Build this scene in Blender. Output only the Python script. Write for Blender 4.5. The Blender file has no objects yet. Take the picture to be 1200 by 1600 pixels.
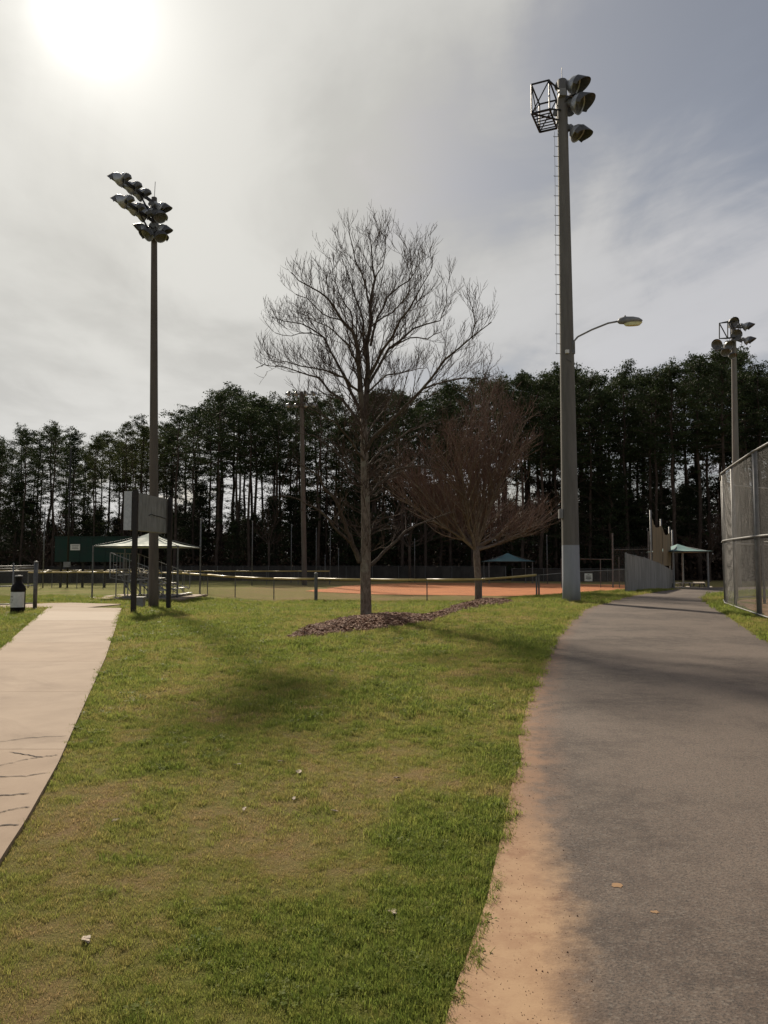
import bpy, math, random
import numpy as np
from mathutils import Vector, Matrix
random.seed(7); rng = np.random.default_rng(7)
sc = bpy.context.scene
COL = sc.collection
# ------------------------------------------------------------------ camera
EYE = 1.6
PITCH = math.atan(80/1200)
cam_d = bpy.data.cameras.new('camera'); cam = bpy.data.objects.new('camera', cam_d); COL.objects.link(cam)
cam.location = (0, 0, EYE); cam.rotation_euler = (math.radians(90)+PITCH, 0, 0)
cam_d.sensor_fit = 'VERTICAL'; cam_d.sensor_height = 36; cam_d.lens = 27
cam_d.clip_start = 0.05; cam_d.clip_end = 4000
sc.camera = cam
# ------------------------------------------------------------------ sun, sky, exposure
SUN_AZ, SUN_EL = math.radians(-21.7), math.radians(34.9)
S = Vector((math.sin(SUN_AZ)*math.cos(SUN_EL), math.cos(SUN_AZ)*math.cos(SUN_EL), math.sin(SUN_EL)))
sl = bpy.data.lights.new('sun', 'SUN'); sl.energy = 5.0; sl.angle = math.radians(2.8); sl.color = (1.0, .88, .71)
so = bpy.data.objects.new('sun', sl); COL.objects.link(so); so.rotation_euler = S.to_track_quat('Z', 'Y').to_euler()
so.location = (0, 0, 60)
sc.view_settings.view_transform = 'Standard'; sc.view_settings.look = 'None'
sc.view_settings.exposure = 0.22; sc.view_settings.gamma = 1; sc.view_settings.use_curve_mapping = False
W = bpy.data.worlds.new("World"); sc.world = W; W.use_nodes = True
def N(nt, t, **kw):
    n = nt.nodes.new(t)
    for k, v in kw.items():
        if k.startswith('i_'):
            n.inputs[k[2:].replace('_', ' ')].default_value = v
        else: setattr(n, k, v)
    return n
def link(nt, a, b): nt.links.new(a, b)
def math_n(nt, op, a, b=None, c=None, clamp=False):
    n = nt.nodes.new('ShaderNodeMath'); n.operation = op; n.use_clamp = clamp
    for i, v in enumerate((a, b, c)):
        if v is None: continue
        if isinstance(v, (int, float)): n.inputs[i].default_value = v
        else: nt.links.new(v, n.inputs[i])
    return n.outputs[0]
def mix_n(nt, f, a, b, blend='MIX'):
    n = nt.nodes.new('ShaderNodeMix'); n.data_type = 'RGBA'; n.blend_type = blend
    for s, v in ((n.inputs[0], f), (n.inputs[6], a), (n.inputs[7], b)):
        if isinstance(v, (int, float)): s.default_value = v
        elif isinstance(v, tuple): s.default_value = (*v, 1)[:4]
        else: nt.links.new(v, s)
    return n.outputs[2]
def ramp_n(nt, f, stops):
    n = nt.nodes.new('ShaderNodeValToRGB'); r = n.color_ramp
    while len(r.elements) < len(stops): r.elements.new(.5)
    for e, (p, c) in zip(r.elements, stops):
        e.position = p; e.color = (*c, 1) if isinstance(c, tuple) else (c, c, c, 1)
    nt.links.new(f, n.inputs[0]); return n.outputs[0]
def maprange(nt, v, a, b, c, d, smooth=True):
    n = nt.nodes.new('ShaderNodeMapRange'); n.interpolation_type = 'SMOOTHSTEP' if smooth else 'LINEAR'
    nt.links.new(v, n.inputs[0])
    for i, x in zip((1, 2, 3, 4), (a, b, c, d)): n.inputs[i].default_value = x
    return n.outputs[0]
def build_world():
    nt = W.node_tree; nt.nodes.clear()
    out = N(nt, 'ShaderNodeOutputWorld')
    tc = N(nt, 'ShaderNodeTexCoord'); g = tc.outputs['Generated']
    nrm = N(nt, 'ShaderNodeVectorMath', operation='NORMALIZE'); link(nt, g, nrm.inputs[0]); d = nrm.outputs[0]
    sky = N(nt, 'ShaderNodeTexSky'); sky.sky_type = 'NISHITA'; sky.sun_disc = False
    sky.sun_elevation = SUN_EL; sky.sun_rotation = SUN_AZ; sky.air_density = 1.0; sky.dust_density = 2.0
    bg1 = N(nt, 'ShaderNodeBackground'); bg1.inputs[1].default_value = 0.05; link(nt, sky.outputs[0], bg1.inputs[0])
    # direction to the sun
    dp = N(nt, 'ShaderNodeVectorMath', operation='DOT_PRODUCT'); link(nt, d, dp.inputs[0]); dp.inputs[1].default_value = S
    dot = math_n(nt, 'MAXIMUM', dp.outputs['Value'], 0.0)
    sep = N(nt, 'ShaderNodeSeparateXYZ'); link(nt, d, sep.inputs[0])
    zc = math_n(nt, 'MAXIMUM', sep.outputs[2], 0.0)
    zz = math_n(nt, 'ADD', zc, .16)
    px = math_n(nt, 'DIVIDE', sep.outputs[0], zz); py = math_n(nt, 'DIVIDE', sep.outputs[1], zz)
    cmb = N(nt, 'ShaderNodeCombineXYZ'); link(nt, px, cmb.inputs[0]); link(nt, py, cmb.inputs[1])
    mp = N(nt, 'ShaderNodeMapping'); link(nt, cmb.outputs[0], mp.inputs[0])
    mp.inputs['Rotation'].default_value = (0, 0, .45); mp.inputs['Scale'].default_value = (1.0, .72, 1); mp.inputs['Location'].default_value = (3.3, 1.2, 0)
    n1 = N(nt, 'ShaderNodeTexNoise', i_Scale=.85, i_Detail=7.0, i_Roughness=.55, i_Distortion=.6); link(nt, mp.outputs[0], n1.inputs[0])
    n2 = N(nt, 'ShaderNodeTexNoise', i_Scale=3.0, i_Detail=6.0, i_Roughness=.55, i_Distortion=.4); link(nt, mp.outputs[0], n2.inputs[0])
    cl = math_n(nt, 'ADD', math_n(nt, 'MULTIPLY', n1.outputs[0], .70), math_n(nt, 'MULTIPLY', n2.outputs[0], .30))
    # cloud is thicker near the sun and near the horizon (a thin veil that opens to the right)
    veil = math_n(nt, 'ADD', cl, math_n(nt, 'MULTIPLY', math_n(nt, 'POWER', dot, 7.0), .22))
    veil = math_n(nt, 'ADD', veil, math_n(nt, 'MULTIPLY', math_n(nt, 'POWER', math_n(nt, 'SUBTRACT', 1.0, zc), 2.5), .12))
    mask = maprange(nt, veil, .515, .65, 0.38, .97)
    # brightness of the veil falls off with the angle from the sun (forward scattering)
    glow = math_n(nt, 'MULTIPLY', math_n(nt, 'POWER', dot, 2100.0), 2.6)
    glow = math_n(nt, 'ADD', glow, math_n(nt, 'MULTIPLY', math_n(nt, 'POWER', dot, 230.0), .34))
    glow = math_n(nt, 'ADD', glow, math_n(nt, 'MULTIPLY', math_n(nt, 'POWER', dot, 9.0), .20))
    low = math_n(nt, 'MULTIPLY', math_n(nt, 'POWER', math_n(nt, 'SUBTRACT', 1.0, zc), 3.0), .15)
    base = math_n(nt, 'ADD', math_n(nt, 'ADD', glow, low), maprange(nt, cl, .40, .60, .31, .45))
    ccol = mix_n(nt, maprange(nt, dot, .7, 1.0, 0, 1), (.955, .955, .99), (1.0, .985, .92))
    bg2 = N(nt, 'ShaderNodeBackground'); link(nt, ccol, bg2.inputs[0]); link(nt, base, bg2.inputs[1])
    mx = N(nt, 'ShaderNodeMixShader'); link(nt, mask, mx.inputs[0]); link(nt, bg1.outputs[0], mx.inputs[1]); link(nt, bg2.outputs[0], mx.inputs[2])
    link(nt, mx.outputs[0], out.inputs[0])
build_world()
W.cycles.sampling_method = 'MANUAL'; W.cycles.sample_map_resolution = 1024

# ------------------------------------------------------------------ photo geometry helpers
cP, sP = math.cos(PITCH), math.sin(PITCH)
def ray(x, y):
    u = (x-600)/1200; v = (800-y)/1200; dy = cP - v*sP
    return u/dy, (sP+v*cP)/dy
def at(x, y, D):
    u, w = ray(x, y); return Vector((u*D, D, EYE+w*D))
def proj(X, Y, Z):
    f = Y*cP + (Z-EYE)*sP; v = -Y*sP + (Z-EYE)*cP
    return 600+1200*X/f, 800-1200*v/f
# asphalt edges, (x, y) in metres, paired
YARD = [(9.35,15),(26,10),(40,30),(40,40),(18,33.2),(14.3,30.9),(12.75,28.4),(11.95,26.5),(11.4,24.6),(10.45,21.1),(9.8,18.4)]
PL = [(-1.35,-4),(-.35,0),(.21,2.67),(.80,5),(1.6,8.7),(3.45,15.8),(6.2,24),(9.9,32),(12.1,36),(16.0,42.5),(21,47),(29,51),(45,55),(70,58)]
PR = [(3.4,-4),(4.3,0),(4.8,2.67),(5.3,5),(6.0,8.7),(7.8,16),(10.7,25),(13.0,31.5),(15.0,35.5),(18.6,40.0),(24,43.2),(32,46),(48,50),(72,53)]
_ly = np.array([p[1] for p in PL]); _lx = np.array([p[0] for p in PL])
_ry = np.array([p[1] for p in PR]); _rx = np.array([p[0] for p in PR])
def sstep(a, b, x):
    t = np.clip((x-a)/(b-a), 0, 1); return t*t*(3-2*t)
def hash2(i, j, s):
    n = np.sin(i*127.1+j*311.7+s*74.7)*43758.5453
    return n-np.floor(n)
def vnoise(x, y, s=0):
    i = np.floor(x); j = np.floor(y); fx = x-i; fy = y-j
    fx = fx*fx*(3-2*fx); fy = fy*fy*(3-2*fy)
    a = hash2(i, j, s); b = hash2(i+1, j, s); c = hash2(i, j+1, s); d = hash2(i+1, j+1, s)
    return (a*(1-fx)+b*fx)*(1-fy)+(c*(1-fx)+d*fx)*fy
def fbm(x, y, s=0, o=4):
    r = 0; a = .5; t = 0
    for k in range(o):
        r = r+a*vnoise(x*2**k, y*2**k, s+k); t += a; a *= .5
    return r/t
def gz(X, Y):
    X = np.asarray(X, float); Y = np.asarray(Y, float)
    L = 1-.5*sstep(-6, -14, X)*(1-sstep(55, 70, Y))
    base = -.5*sstep(20, 42, Y)*L
    e = X-np.interp(Y, _ly, _lx)
    R = sstep(-12, -1, e)
    zr = .15*sstep(12, 24, Y)-.25*sstep(44, 60, Y)
    z = base*(1-R)+zr*R
    near = (1-sstep(35, 60, Y))
    off = sstep(-.2, -1.2, e)+sstep(0, 1.5, X-np.interp(Y, _ry, _rx))
    walk = sstep(1.0, 2.2, np.abs(X-np.interp(Y, [0, 12, 27], [-2.6, -5.9, -10.5]))-1.0)
    bump = (fbm(X*.45, Y*.45, 3, 3)-.5)*.16+(fbm(X*2.2, Y*2.2, 9, 2)-.5)*.035
    hill = 4.0*sstep(140, 260, Y)
    return z+bump*near*np.clip(off, 0, 1)*np.clip(walk, 0, 1)+hill
def g(x, y): return float(gz(x, y))
def ground_at(px, py):
    u, w = ray(px, py); Y = 1.2
    while Y < 140:
        if EYE+w*Y <= g(u*Y, Y): break
        Y += .05
    lo, hi = Y-.05, Y
    for _ in range(12):
        Y = (lo+hi)/2
        if EYE+w*Y <= g(u*Y, Y): hi = Y
        else: lo = Y
    return Vector((u*Y, Y, g(u*Y, Y)))

# ------------------------------------------------------------------ mesh + object helpers
class MB:
    def __init__(s): s.v = []; s.f = []; s.m = []; s.mi = 0
    def add(s, vs, fs):
        o = len(s.v); s.v.extend([tuple(p) for p in vs]); s.f.extend([tuple(i+o for i in f) for f in fs]); s.m.extend([s.mi]*len(fs))
        return s
    def box(s, c, size, rz=0, M=None):
        hx, hy, hz = [q/2 for q in size]; c = Vector(c)
        R = M if M is not None else Matrix.Rotation(rz, 3, 'Z')
        vs = [c+R@Vector((x*hx, y*hy, z*hz)) for z in (-1, 1) for y in (-1, 1) for x in (-1, 1)]
        return s.add(vs, [(0,2,3,1),(4,5,7,6),(0,1,5,4),(2,6,7,3),(0,4,6,2),(1,3,7,5)])
    def beam(s, a, b, w, h):
        a = Vector(a); b = Vector(b); d = (b-a); L = d.length; d.normalize()
        up = Vector((0,0,1)) if abs(d.z) < .95 else Vector((0,1,0))
        sx = d.cross(up).normalized(); uz = sx.cross(d)
        M = Matrix((sx, d, uz)).transposed()
        return s.box((a+b)/2, (w, L, h), M=M)
    def tube(s, pts, rad, n=8, cap=True):
        pts = [Vector(p) for p in pts]
        if isinstance(rad, (int, float)): rad = [rad]*len(pts)
        vs = []; fs = []; prev = None
        for i, p in enumerate(pts):
            d = (pts[min(i+1, len(pts)-1)]-pts[max(i-1, 0)]).normalized()
            if prev is None:
                a = Vector((0,0,1)) if abs(d.z) < .9 else Vector((1,0,0))
                u = d.cross(a).normalized()
            else: u = (prev-d*prev.dot(d)).normalized()
            prev = u; w = d.cross(u)
            for k in range(n):
                t = 2*math.pi*k/n; vs.append(p+(u*math.cos(t)+w*math.sin(t))*rad[i])
        for i in range(len(pts)-1):
            for k in range(n):
                k2 = (k+1) % n; fs.append((i*n+k, i*n+k2, (i+1)*n+k2, (i+1)*n+k))
        if cap and n > 2:
            fs.append(tuple(range(n-1, -1, -1))); fs.append(tuple((len(pts)-1)*n+k for k in range(n)))
        return s.add(vs, fs)
    def lathe(s, prof, o=(0,0,0), n=20, M=None):
        o = Vector(o); M = M or Matrix.Identity(3); vs = []; fs = []
        for r, z in prof:
            for k in range(n):
                t = 2*math.pi*k/n; vs.append(o+M@Vector((r*math.cos(t), r*math.sin(t), z)))
        for i in range(len(prof)-1):
            for k in range(n):
                k2 = (k+1) % n; fs.append((i*n+k, i*n+k2, (i+1)*n+k2, (i+1)*n+k))
        return s.add(vs, fs)
    def mesh(s, name, mats, off=(0,0,0), smooth=False):
        me = bpy.data.meshes.new(name)
        v = np.array(s.v, float)-np.array(off, float) if len(s.v) else np.zeros((0,3))
        me.from_pydata(v.tolist(), [], s.f)
        for m in (mats if isinstance(mats, (list, tuple)) else [mats]): me.materials.append(m)
        if any(s.m): me.polygons.foreach_set('material_index', s.m)
        if smooth: me.polygons.foreach_set('use_smooth', [True]*len(s.f))
        me.update(); return me
    def build(s, name, mats, parent=None, smooth=False, loc=None):
        """vertices given in world space; origin goes to loc (top-level) or to the parent's origin"""
        off = Vector(loc) if loc is not None else (wloc(parent) if parent else Vector((0,0,0)))
        o = bpy.data.objects.new(name, s.mesh(name, mats, off, smooth)); COL.objects.link(o)
        if parent is not None:
            o.parent = parent
            if loc is not None: o.location = Vector(loc)-wloc(parent)
        elif loc is not None: o.location = loc
        return o
def wloc(o):
    v = Vector((0,0,0))
    while o is not None: v += o.location; o = o.parent
    return v
def tag(o, label=None, cat=None, group=None, kind=None):
    if label: o['label'] = label
    if cat: o['category'] = cat
    if group: o['group'] = group
    if kind: o['kind'] = kind
    return o
def thing(name, label, cat, loc, group=None):
    o = bpy.data.objects.new(name, None); COL.objects.link(o); o.location = loc; o.empty_display_size = .3
    return tag(o, label, cat, group)
def place(name, me, parent, loc, rot=None):
    o = bpy.data.objects.new(name, me); COL.objects.link(o); o.parent = parent; o.location = loc
    if rot is not None: o.rotation_euler = rot
    return o

# ------------------------------------------------------------------ materials
def new_mat(name):
    m = bpy.data.materials.new(name); m.use_nodes = True; nt = m.node_tree
    b = nt.nodes['Principled BSDF']; return m, nt, b
def simple(name, c1, c2=None, scale=8, rough=.7, metal=0, bump=.0, bscale=None, spec=.3, detail=6, stretch=None):
    m, nt, b = new_mat(name)
    tc = N(nt, 'ShaderNodeTexCoord'); src = tc.outputs['Object']
    if stretch:
        mp = N(nt, 'ShaderNodeMapping'); mp.inputs['Scale'].default_value = stretch; link(nt, src, mp.inputs[0]); src = mp.outputs[0]
    n = N(nt, 'ShaderNodeTexNoise', i_Scale=scale, i_Detail=detail, i_Roughness=.6); link(nt, src, n.inputs[0])
    c2 = c2 or tuple(x*.7 for x in c1)
    link(nt, mix_n(nt, maprange(nt, n.outputs[0], .35, .65, 0, 1), c2, c1), b.inputs['Base Color'])
    link(nt, maprange(nt, n.outputs[0], .3, .7, max(rough-.12, .05), min(rough+.1, 1)), b.inputs['Roughness'])
    b.inputs['Metallic'].default_value = metal; b.inputs['Specular IOR Level'].default_value = spec
    if bump:
        n2 = N(nt, 'ShaderNodeTexNoise', i_Scale=bscale or scale*4, i_Detail=4.0); link(nt, src, n2.inputs[0])
        bp = N(nt, 'ShaderNodeBump', i_Strength=bump, i_Distance=.02); link(nt, n2.outputs[0], bp.inputs['Height']); link(nt, bp.outputs[0], b.inputs['Normal'])
    return m
M = {}
M['galv'] = simple('galvanised_steel', (.25,.25,.25), (.17,.17,.17), 6, .6, .35)
M['galv_dark'] = simple('weathered_pipe', (.16,.16,.155), (.09,.09,.09), 6, .55, .4)
M['wire'] = simple('chain_link_wire', (.17,.165,.155), (.11,.105,.10), 3, .6, .3)
M['dark_metal'] = simple('dark_steel', (.035,.034,.033), (.018,.018,.018), 8, .5, .3)
M['bronze'] = simple('dark_bronze_pipe', (.03,.027,.025), (.018,.016,.016), 8, .5, .3)
M['alum'] = simple('spun_aluminium', (.42,.43,.44), (.30,.31,.32), 9, .42, .6)
M['alum_plank'] = simple('aluminium_plank', (.45,.45,.44), (.32,.32,.31), 5, .5, .5)
M['lamp_dark'] = simple('lamp_visor', (.10,.10,.105), (.07,.07,.075), 12, .5, .2)
M['yellow'] = simple('yellow_fence_cap', (.46,.35,.13), (.36,.26,.08), 2.0, .38, spec=.6)
M['green_metal'] = simple('dark_green_sheet', (.004,.028,.022), (.003,.019,.016), 1.5, .6)
M['white_sign'] = simple('white_sign_face', (.62,.62,.60), (.52,.52,.50), 8, .5)
M['print'] = simple('black_print', (.03,.03,.03), (.02,.02,.02), 20, .6)
M['black_plastic'] = simple('black_plastic', (.007,.006,.006), (.011,.010,.010), 6, .65, spec=.15)
M['canopy_white'] = simple('pale_canopy_fabric', (.38,.43,.38), (.32,.37,.33), 1.5, .8)
M['canopy_teal'] = simple('teal_canopy_fabric', (.16,.27,.26), (.12,.21,.21), 1.5, .8)
M['canopy_blue'] = simple('blue_grey_canopy_fabric', (.075,.15,.16), (.055,.11,.12), 1.2, .8)
M['wood'] = simple('weathered_plank', (.46,.41,.35), (.34,.29,.24), 4, .8, stretch=(1,8,8))
M['box_grey'] = simple('grey_utility_box', (.25,.25,.25), (.17,.17,.17), 5, .6)
M['leaf_pale'] = simple('pale_dry_leaf', (.58,.50,.41), (.30,.23,.17), 40, .9)
M['leaf_brown'] = simple('brown_dry_leaf', (.16,.10,.06), (.09,.055,.035), 40, .7)
M['lens'] = simple('yellowed_lens', (.75,.75,.45), (.60,.60,.38), 20, .35)
M['brown_tar'] = simple('dark_crack_fill', (.055,.043,.035), (.03,.024,.02), 30, .95)
M['tan_net'] = simple('tan_screen_fabric', (.25,.185,.115), (.19,.14,.085), .8, .9, stretch=(2,2,.4))
M['grey_screen'] = simple('grey_screen_fabric', (.30,.285,.265), (.19,.18,.165), 1.6, .85, stretch=(3,3,.3))
M['dark_screen'] = simple('dark_windscreen_mesh', (.030,.027,.024), (.05,.045,.04), 1.0, .9, stretch=(1,1,.4))

def mat_board():
    m, nt, b = new_mat('weathered_board_back')
    tc = N(nt, 'ShaderNodeTexCoord'); mp = N(nt, 'ShaderNodeMapping'); mp.inputs['Scale'].default_value = (1, 1, .25); link(nt, tc.outputs['Object'], mp.inputs[0])
    n = N(nt, 'ShaderNodeTexNoise', i_Scale=7.0, i_Detail=8.0, i_Roughness=.65); link(nt, mp.outputs[0], n.inputs[0])
    link(nt, ramp_n(nt, n.outputs[0], [(.3, (.13,.125,.12)), (.5, (.20,.195,.19)), (.75, (.27,.265,.26))]), b.inputs['Base Color'])
    b.inputs['Roughness'].default_value = .75
    return m
M['board'] = mat_board()
def mat_pole(name, c1, c2, paint=None, zpaint=0):
    m, nt, b = new_mat(name)
    tc = N(nt, 'ShaderNodeTexCoord'); mp = N(nt, 'ShaderNodeMapping'); mp.inputs['Scale'].default_value = (1, 1, .12); link(nt, tc.outputs['Object'], mp.inputs[0])
    n = N(nt, 'ShaderNodeTexNoise', i_Scale=5.0, i_Detail=9.0, i_Roughness=.65); link(nt, mp.outputs[0], n.inputs[0])
    nf = N(nt, 'ShaderNodeTexNoise', i_Scale=60.0, i_Detail=3.0); link(nt, tc.outputs['Object'], nf.inputs[0])
    col = mix_n(nt, maprange(nt, n.outputs[0], .32, .68, 0, 1), c2, c1)
    col = mix_n(nt, maprange(nt, nf.outputs[0], .35, .75, 0, .35), col, tuple(x*.55 for x in c1))
    if paint:
        sep = N(nt, 'ShaderNodeSeparateXYZ'); link(nt, tc.outputs['Object'], sep.inputs[0])
        edge = math_n(nt, 'ADD', sep.outputs[2], math_n(nt, 'MULTIPLY', n.outputs[0], .05))
        msk = maprange(nt, edge, zpaint, zpaint+.03, 1, 0)
        pc = mix_n(nt, maprange(nt, n.outputs[0], .3, .7, 0, 1), tuple(x*.82 for x in paint), paint)
        grime = maprange(nt, math_n(nt, 'ADD', sep.outputs[2], math_n(nt, 'MULTIPLY', nf.outputs[0], .5)), .15, .7, .55, 0)
        pc = mix_n(nt, grime, pc, (.19,.17,.14))
        col = mix_n(nt, msk, col, pc)
    link(nt, col, b.inputs['Base Color']); b.inputs['Roughness'].default_value = .8
    bp = N(nt, 'ShaderNodeBump', i_Strength=.3, i_Distance=.01); link(nt, nf.outputs[0], bp.inputs['Height']); link(nt, bp.outputs[0], b.inputs['Normal'])
    return m
M['pole_grey'] = mat_pole('concrete_pole', (.155,.145,.13), (.105,.097,.088), (.30,.32,.36), 2.12)
M['pole_brown'] = mat_pole('brown_grey_pole', (.12,.10,.083), (.075,.062,.052))
M['pole_far'] = mat_pole('grey_concrete_pole', (.20,.19,.17), (.14,.13,.118))

def mat_grass(blade):
    m, nt, b = new_mat('grass_blade' if blade else 'ground_turf')
    at_ = N(nt, 'ShaderNodeAttribute'); at_.attribute_name = 'lush'; at_.attribute_type = 'INSTANCER' if blade else 'GEOMETRY'
    geo = N(nt, 'ShaderNodeNewGeometry')
    n = N(nt, 'ShaderNodeTexNoise', i_Scale=9.0 if blade else 5.0, i_Detail=8.0, i_Roughness=.7); link(nt, geo.outputs['Position'], n.inputs[0])
    n2 = N(nt, 'ShaderNodeTexNoise', i_Scale=55.0, i_Detail=6.0, i_Roughness=.7); link(nt, geo.outputs['Position'], n2.inputs[0])
    f = math_n(nt, 'ADD', at_.outputs['Fac'], math_n(nt, 'MULTIPLY', math_n(nt, 'SUBTRACT', n.outputs[0], .5), .55))
    if blade:
        oi = N(nt, 'ShaderNodeAttribute'); oi.attribute_name = 'tint'; oi.attribute_type = 'INSTANCER'
        f = math_n(nt, 'ADD', f, math_n(nt, 'MULTIPLY', math_n(nt, 'SUBTRACT', oi.outputs['Fac'], .5), .38))
        stops = [(.05, (.40,.29,.15)), (.30, (.335,.285,.10)), (.50, (.285,.288,.078)), (.72, (.212,.250,.055)), (.95, (.165,.22,.045))]
    else:
        f = math_n(nt, 'ADD', f, math_n(nt, 'MULTIPLY', math_n(nt, 'SUBTRACT', n2.outputs[0], .5), .6))
        stops = [(.05, (.29,.195,.105)), (.30, (.235,.193,.08)), (.50, (.20,.192,.06)), (.75, (.155,.172,.040)), (.95, (.09,.12,.026))]
    col = ramp_n(nt, f, stops)
    link(nt, col, b.inputs['Base Color']); b.inputs['Roughness'].default_value = .55 if blade else .9
    b.inputs['Specular IOR Level'].default_value = .06 if blade else .03
    if blade:
        tr = N(nt, 'ShaderNodeBsdfTranslucent'); link(nt, col, tr.inputs[0])
        mx = N(nt, 'ShaderNodeMixShader'); mx.inputs[0].default_value = .6
        link(nt, b.outputs[0], mx.inputs[1]); link(nt, tr.outputs[0], mx.inputs[2]); link(nt, mx.outputs[0], nt.nodes['Material Output'].inputs[0])
    else:
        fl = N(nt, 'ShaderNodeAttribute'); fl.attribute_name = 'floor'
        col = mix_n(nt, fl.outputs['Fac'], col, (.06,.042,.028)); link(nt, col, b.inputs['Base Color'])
        h = math_n(nt, 'ADD', math_n(nt, 'MULTIPLY', n.outputs[0], .5), n2.outputs[0])
        bp = N(nt, 'ShaderNodeBump', i_Strength=.9, i_Distance=.05); link(nt, h, bp.inputs['Height']); link(nt, bp.outputs[0], b.inputs['Normal'])
    return m
M['turf'] = mat_grass(False); M['blade'] = mat_grass(True)
def mat_asphalt():
    m, nt, b = new_mat('worn_asphalt')
    geo = N(nt, 'ShaderNodeNewGeometry'); P = geo.outputs['Position']
    big = N(nt, 'ShaderNodeTexNoise', i_Scale=.55, i_Detail=6.0, i_Roughness=.6); link(nt, P, big.inputs[0])
    mid = N(nt, 'ShaderNodeTexNoise', i_Scale=5.0, i_Detail=8.0, i_Roughness=.7); link(nt, P, mid.inputs[0])
    fine = N(nt, 'ShaderNodeTexNoise', i_Scale=95.0, i_Detail=4.0, i_Roughness=.8); link(nt, P, fine.inputs[0])
    vor = N(nt, 'ShaderNodeTexVoronoi', i_Scale=85.0); link(nt, P, vor.inputs[0])
    vor2 = N(nt, 'ShaderNodeTexVoronoi', i_Scale=42.0); link(nt, P, vor2.inputs[0])
    col = mix_n(nt, maprange(nt, big.outputs[0], .40, .60, 0, 1), (.082,.060,.048), (.150,.114,.091))
    col = mix_n(nt, maprange(nt, mid.outputs[0], .42, .62, 0, .6), col, (.155,.120,.095))
    col = mix_n(nt, maprange(nt, fine.outputs[0], .45, .62, 0, .75), col, (.028,.027,.027))
    st = N(nt, 'ShaderNodeSeparateColor'); link(nt, vor.outputs['Color'], st.inputs[0])
    col = mix_n(nt, maprange(nt, st.outputs[0], .80, .92, 0, .35), col, (.20,.175,.15))
    pit = N(nt, 'ShaderNodeTexNoise', i_Scale=48.0, i_Detail=7.0, i_Roughness=.8); link(nt, P, pit.inputs[0])
    col = mix_n(nt, maprange(nt, pit.outputs[0], .56, .66, 0, .7), col, (.025,.021,.019))
    # sandy wash along the left edge
    sa = N(nt, 'ShaderNodeAttribute'); sa.attribute_name = 'sand'
    sf = math_n(nt, 'ADD', sa.outputs['Fac'], math_n(nt, 'MULTIPLY', math_n(nt, 'SUBTRACT', mid.outputs[0], .5), .34))
    sf = math_n(nt, 'ADD', sf, math_n(nt, 'MULTIPLY', math_n(nt, 'SUBTRACT', fine.outputs[0], .5), .13))
    sm = maprange(nt, sf, -.16, .14, 0, .96)
    spk = N(nt, 'ShaderNodeTexNoise', i_Scale=26.0, i_Detail=8.0, i_Roughness=.85); link(nt, P, spk.inputs[0])
    sc1 = mix_n(nt, maprange(nt, mid.outputs[0], .35, .65, 0, 1), (.31,.185,.105), (.385,.25,.145))
    sc1 = mix_n(nt, maprange(nt, spk.outputs[0], .60, .70, 0, .7), sc1, (.15,.085,.05))
    st2 = N(nt, 'ShaderNodeTexNoise', i_Scale=3.3, i_Detail=5.0, i_Roughness=.7); link(nt, P, st2.inputs[0])
    sc1 = mix_n(nt, maprange(nt, st2.outputs[0], .55, .68, 0, .6), sc1, (.20,.095,.05))
    col = mix_n(nt, sm, col, sc1)
    ta = N(nt, 'ShaderNodeAttribute'); ta.attribute_name = 'red_edge'
    col = mix_n(nt, math_n(nt, 'MULTIPLY', ta.outputs['Fac'], maprange(nt, mid.outputs[0], .40, .60, .25, 1)), col, (.20,.105,.06))
    link(nt, col, b.inputs['Base Color']); b.inputs['Roughness'].default_value = .82; b.inputs['Specular IOR Level'].default_value = .28
    h = math_n(nt, 'ADD', math_n(nt, 'MULTIPLY', vor.outputs['Distance'], .8), math_n(nt, 'MULTIPLY', fine.outputs[0], .6))
    h = math_n(nt, 'MULTIPLY', h, math_n(nt, 'SUBTRACT', 1.15, sm))
    bp = N(nt, 'ShaderNodeBump', i_Strength=.38, i_Distance=.005); link(nt, h, bp.inputs['Height']); link(nt, bp.outputs[0], b.inputs['Normal'])
    return m
M['asphalt'] = mat_asphalt()
def mat_concrete(k=1):
    m, nt, b = new_mat('walk_concrete' if k == 1 else 'newer_pale_concrete')
    geo = N(nt, 'ShaderNodeNewGeometry'); P = geo.outputs['Position']
    oi = N(nt, 'ShaderNodeObjectInfo')
    n = N(nt, 'ShaderNodeTexNoise', i_Scale=1.1, i_Detail=8.0, i_Roughness=.65); link(nt, P, n.inputs[0])
    f = N(nt, 'ShaderNodeTexNoise', i_Scale=120.0, i_Detail=4.0, i_Roughness=.8); link(nt, P, f.inputs[0])
    col = mix_n(nt, maprange(nt, n.outputs[0], .33, .67, 0, 1), (.250,.178,.122), (.315,.232,.165))
    col = mix_n(nt, maprange(nt, f.outputs[0], .5, .7, 0, .45), col, (.24,.185,.14))
    col = mix_n(nt, maprange(nt, oi.outputs['Random'], 0, 1, 0, .22), col, (.38,.32,.26))
    ca = N(nt, 'ShaderNodeAttribute'); ca.attribute_name = 'red_edge'
    st = N(nt, 'ShaderNodeTexNoise', i_Scale=.35, i_Detail=7.0, i_Roughness=.7, i_Distortion=1.0); link(nt, P, st.inputs[0]); col = mix_n(nt, maprange(nt, st.outputs[0], .52, .68, 0, .45), col, (.17,.118,.08))
    if k != 1: col = mix_n(nt, .6, col, (.42,.35,.28))
    link(nt, col, b.inputs['Base Color']); b.inputs['Roughness'].default_value = .85; b.inputs['Specular IOR Level'].default_value = .25
    bp = N(nt, 'ShaderNodeBump', i_Strength=.35, i_Distance=.006); link(nt, f.outputs[0], bp.inputs['Height']); link(nt, bp.outputs[0], b.inputs['Normal'])
    return m
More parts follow.
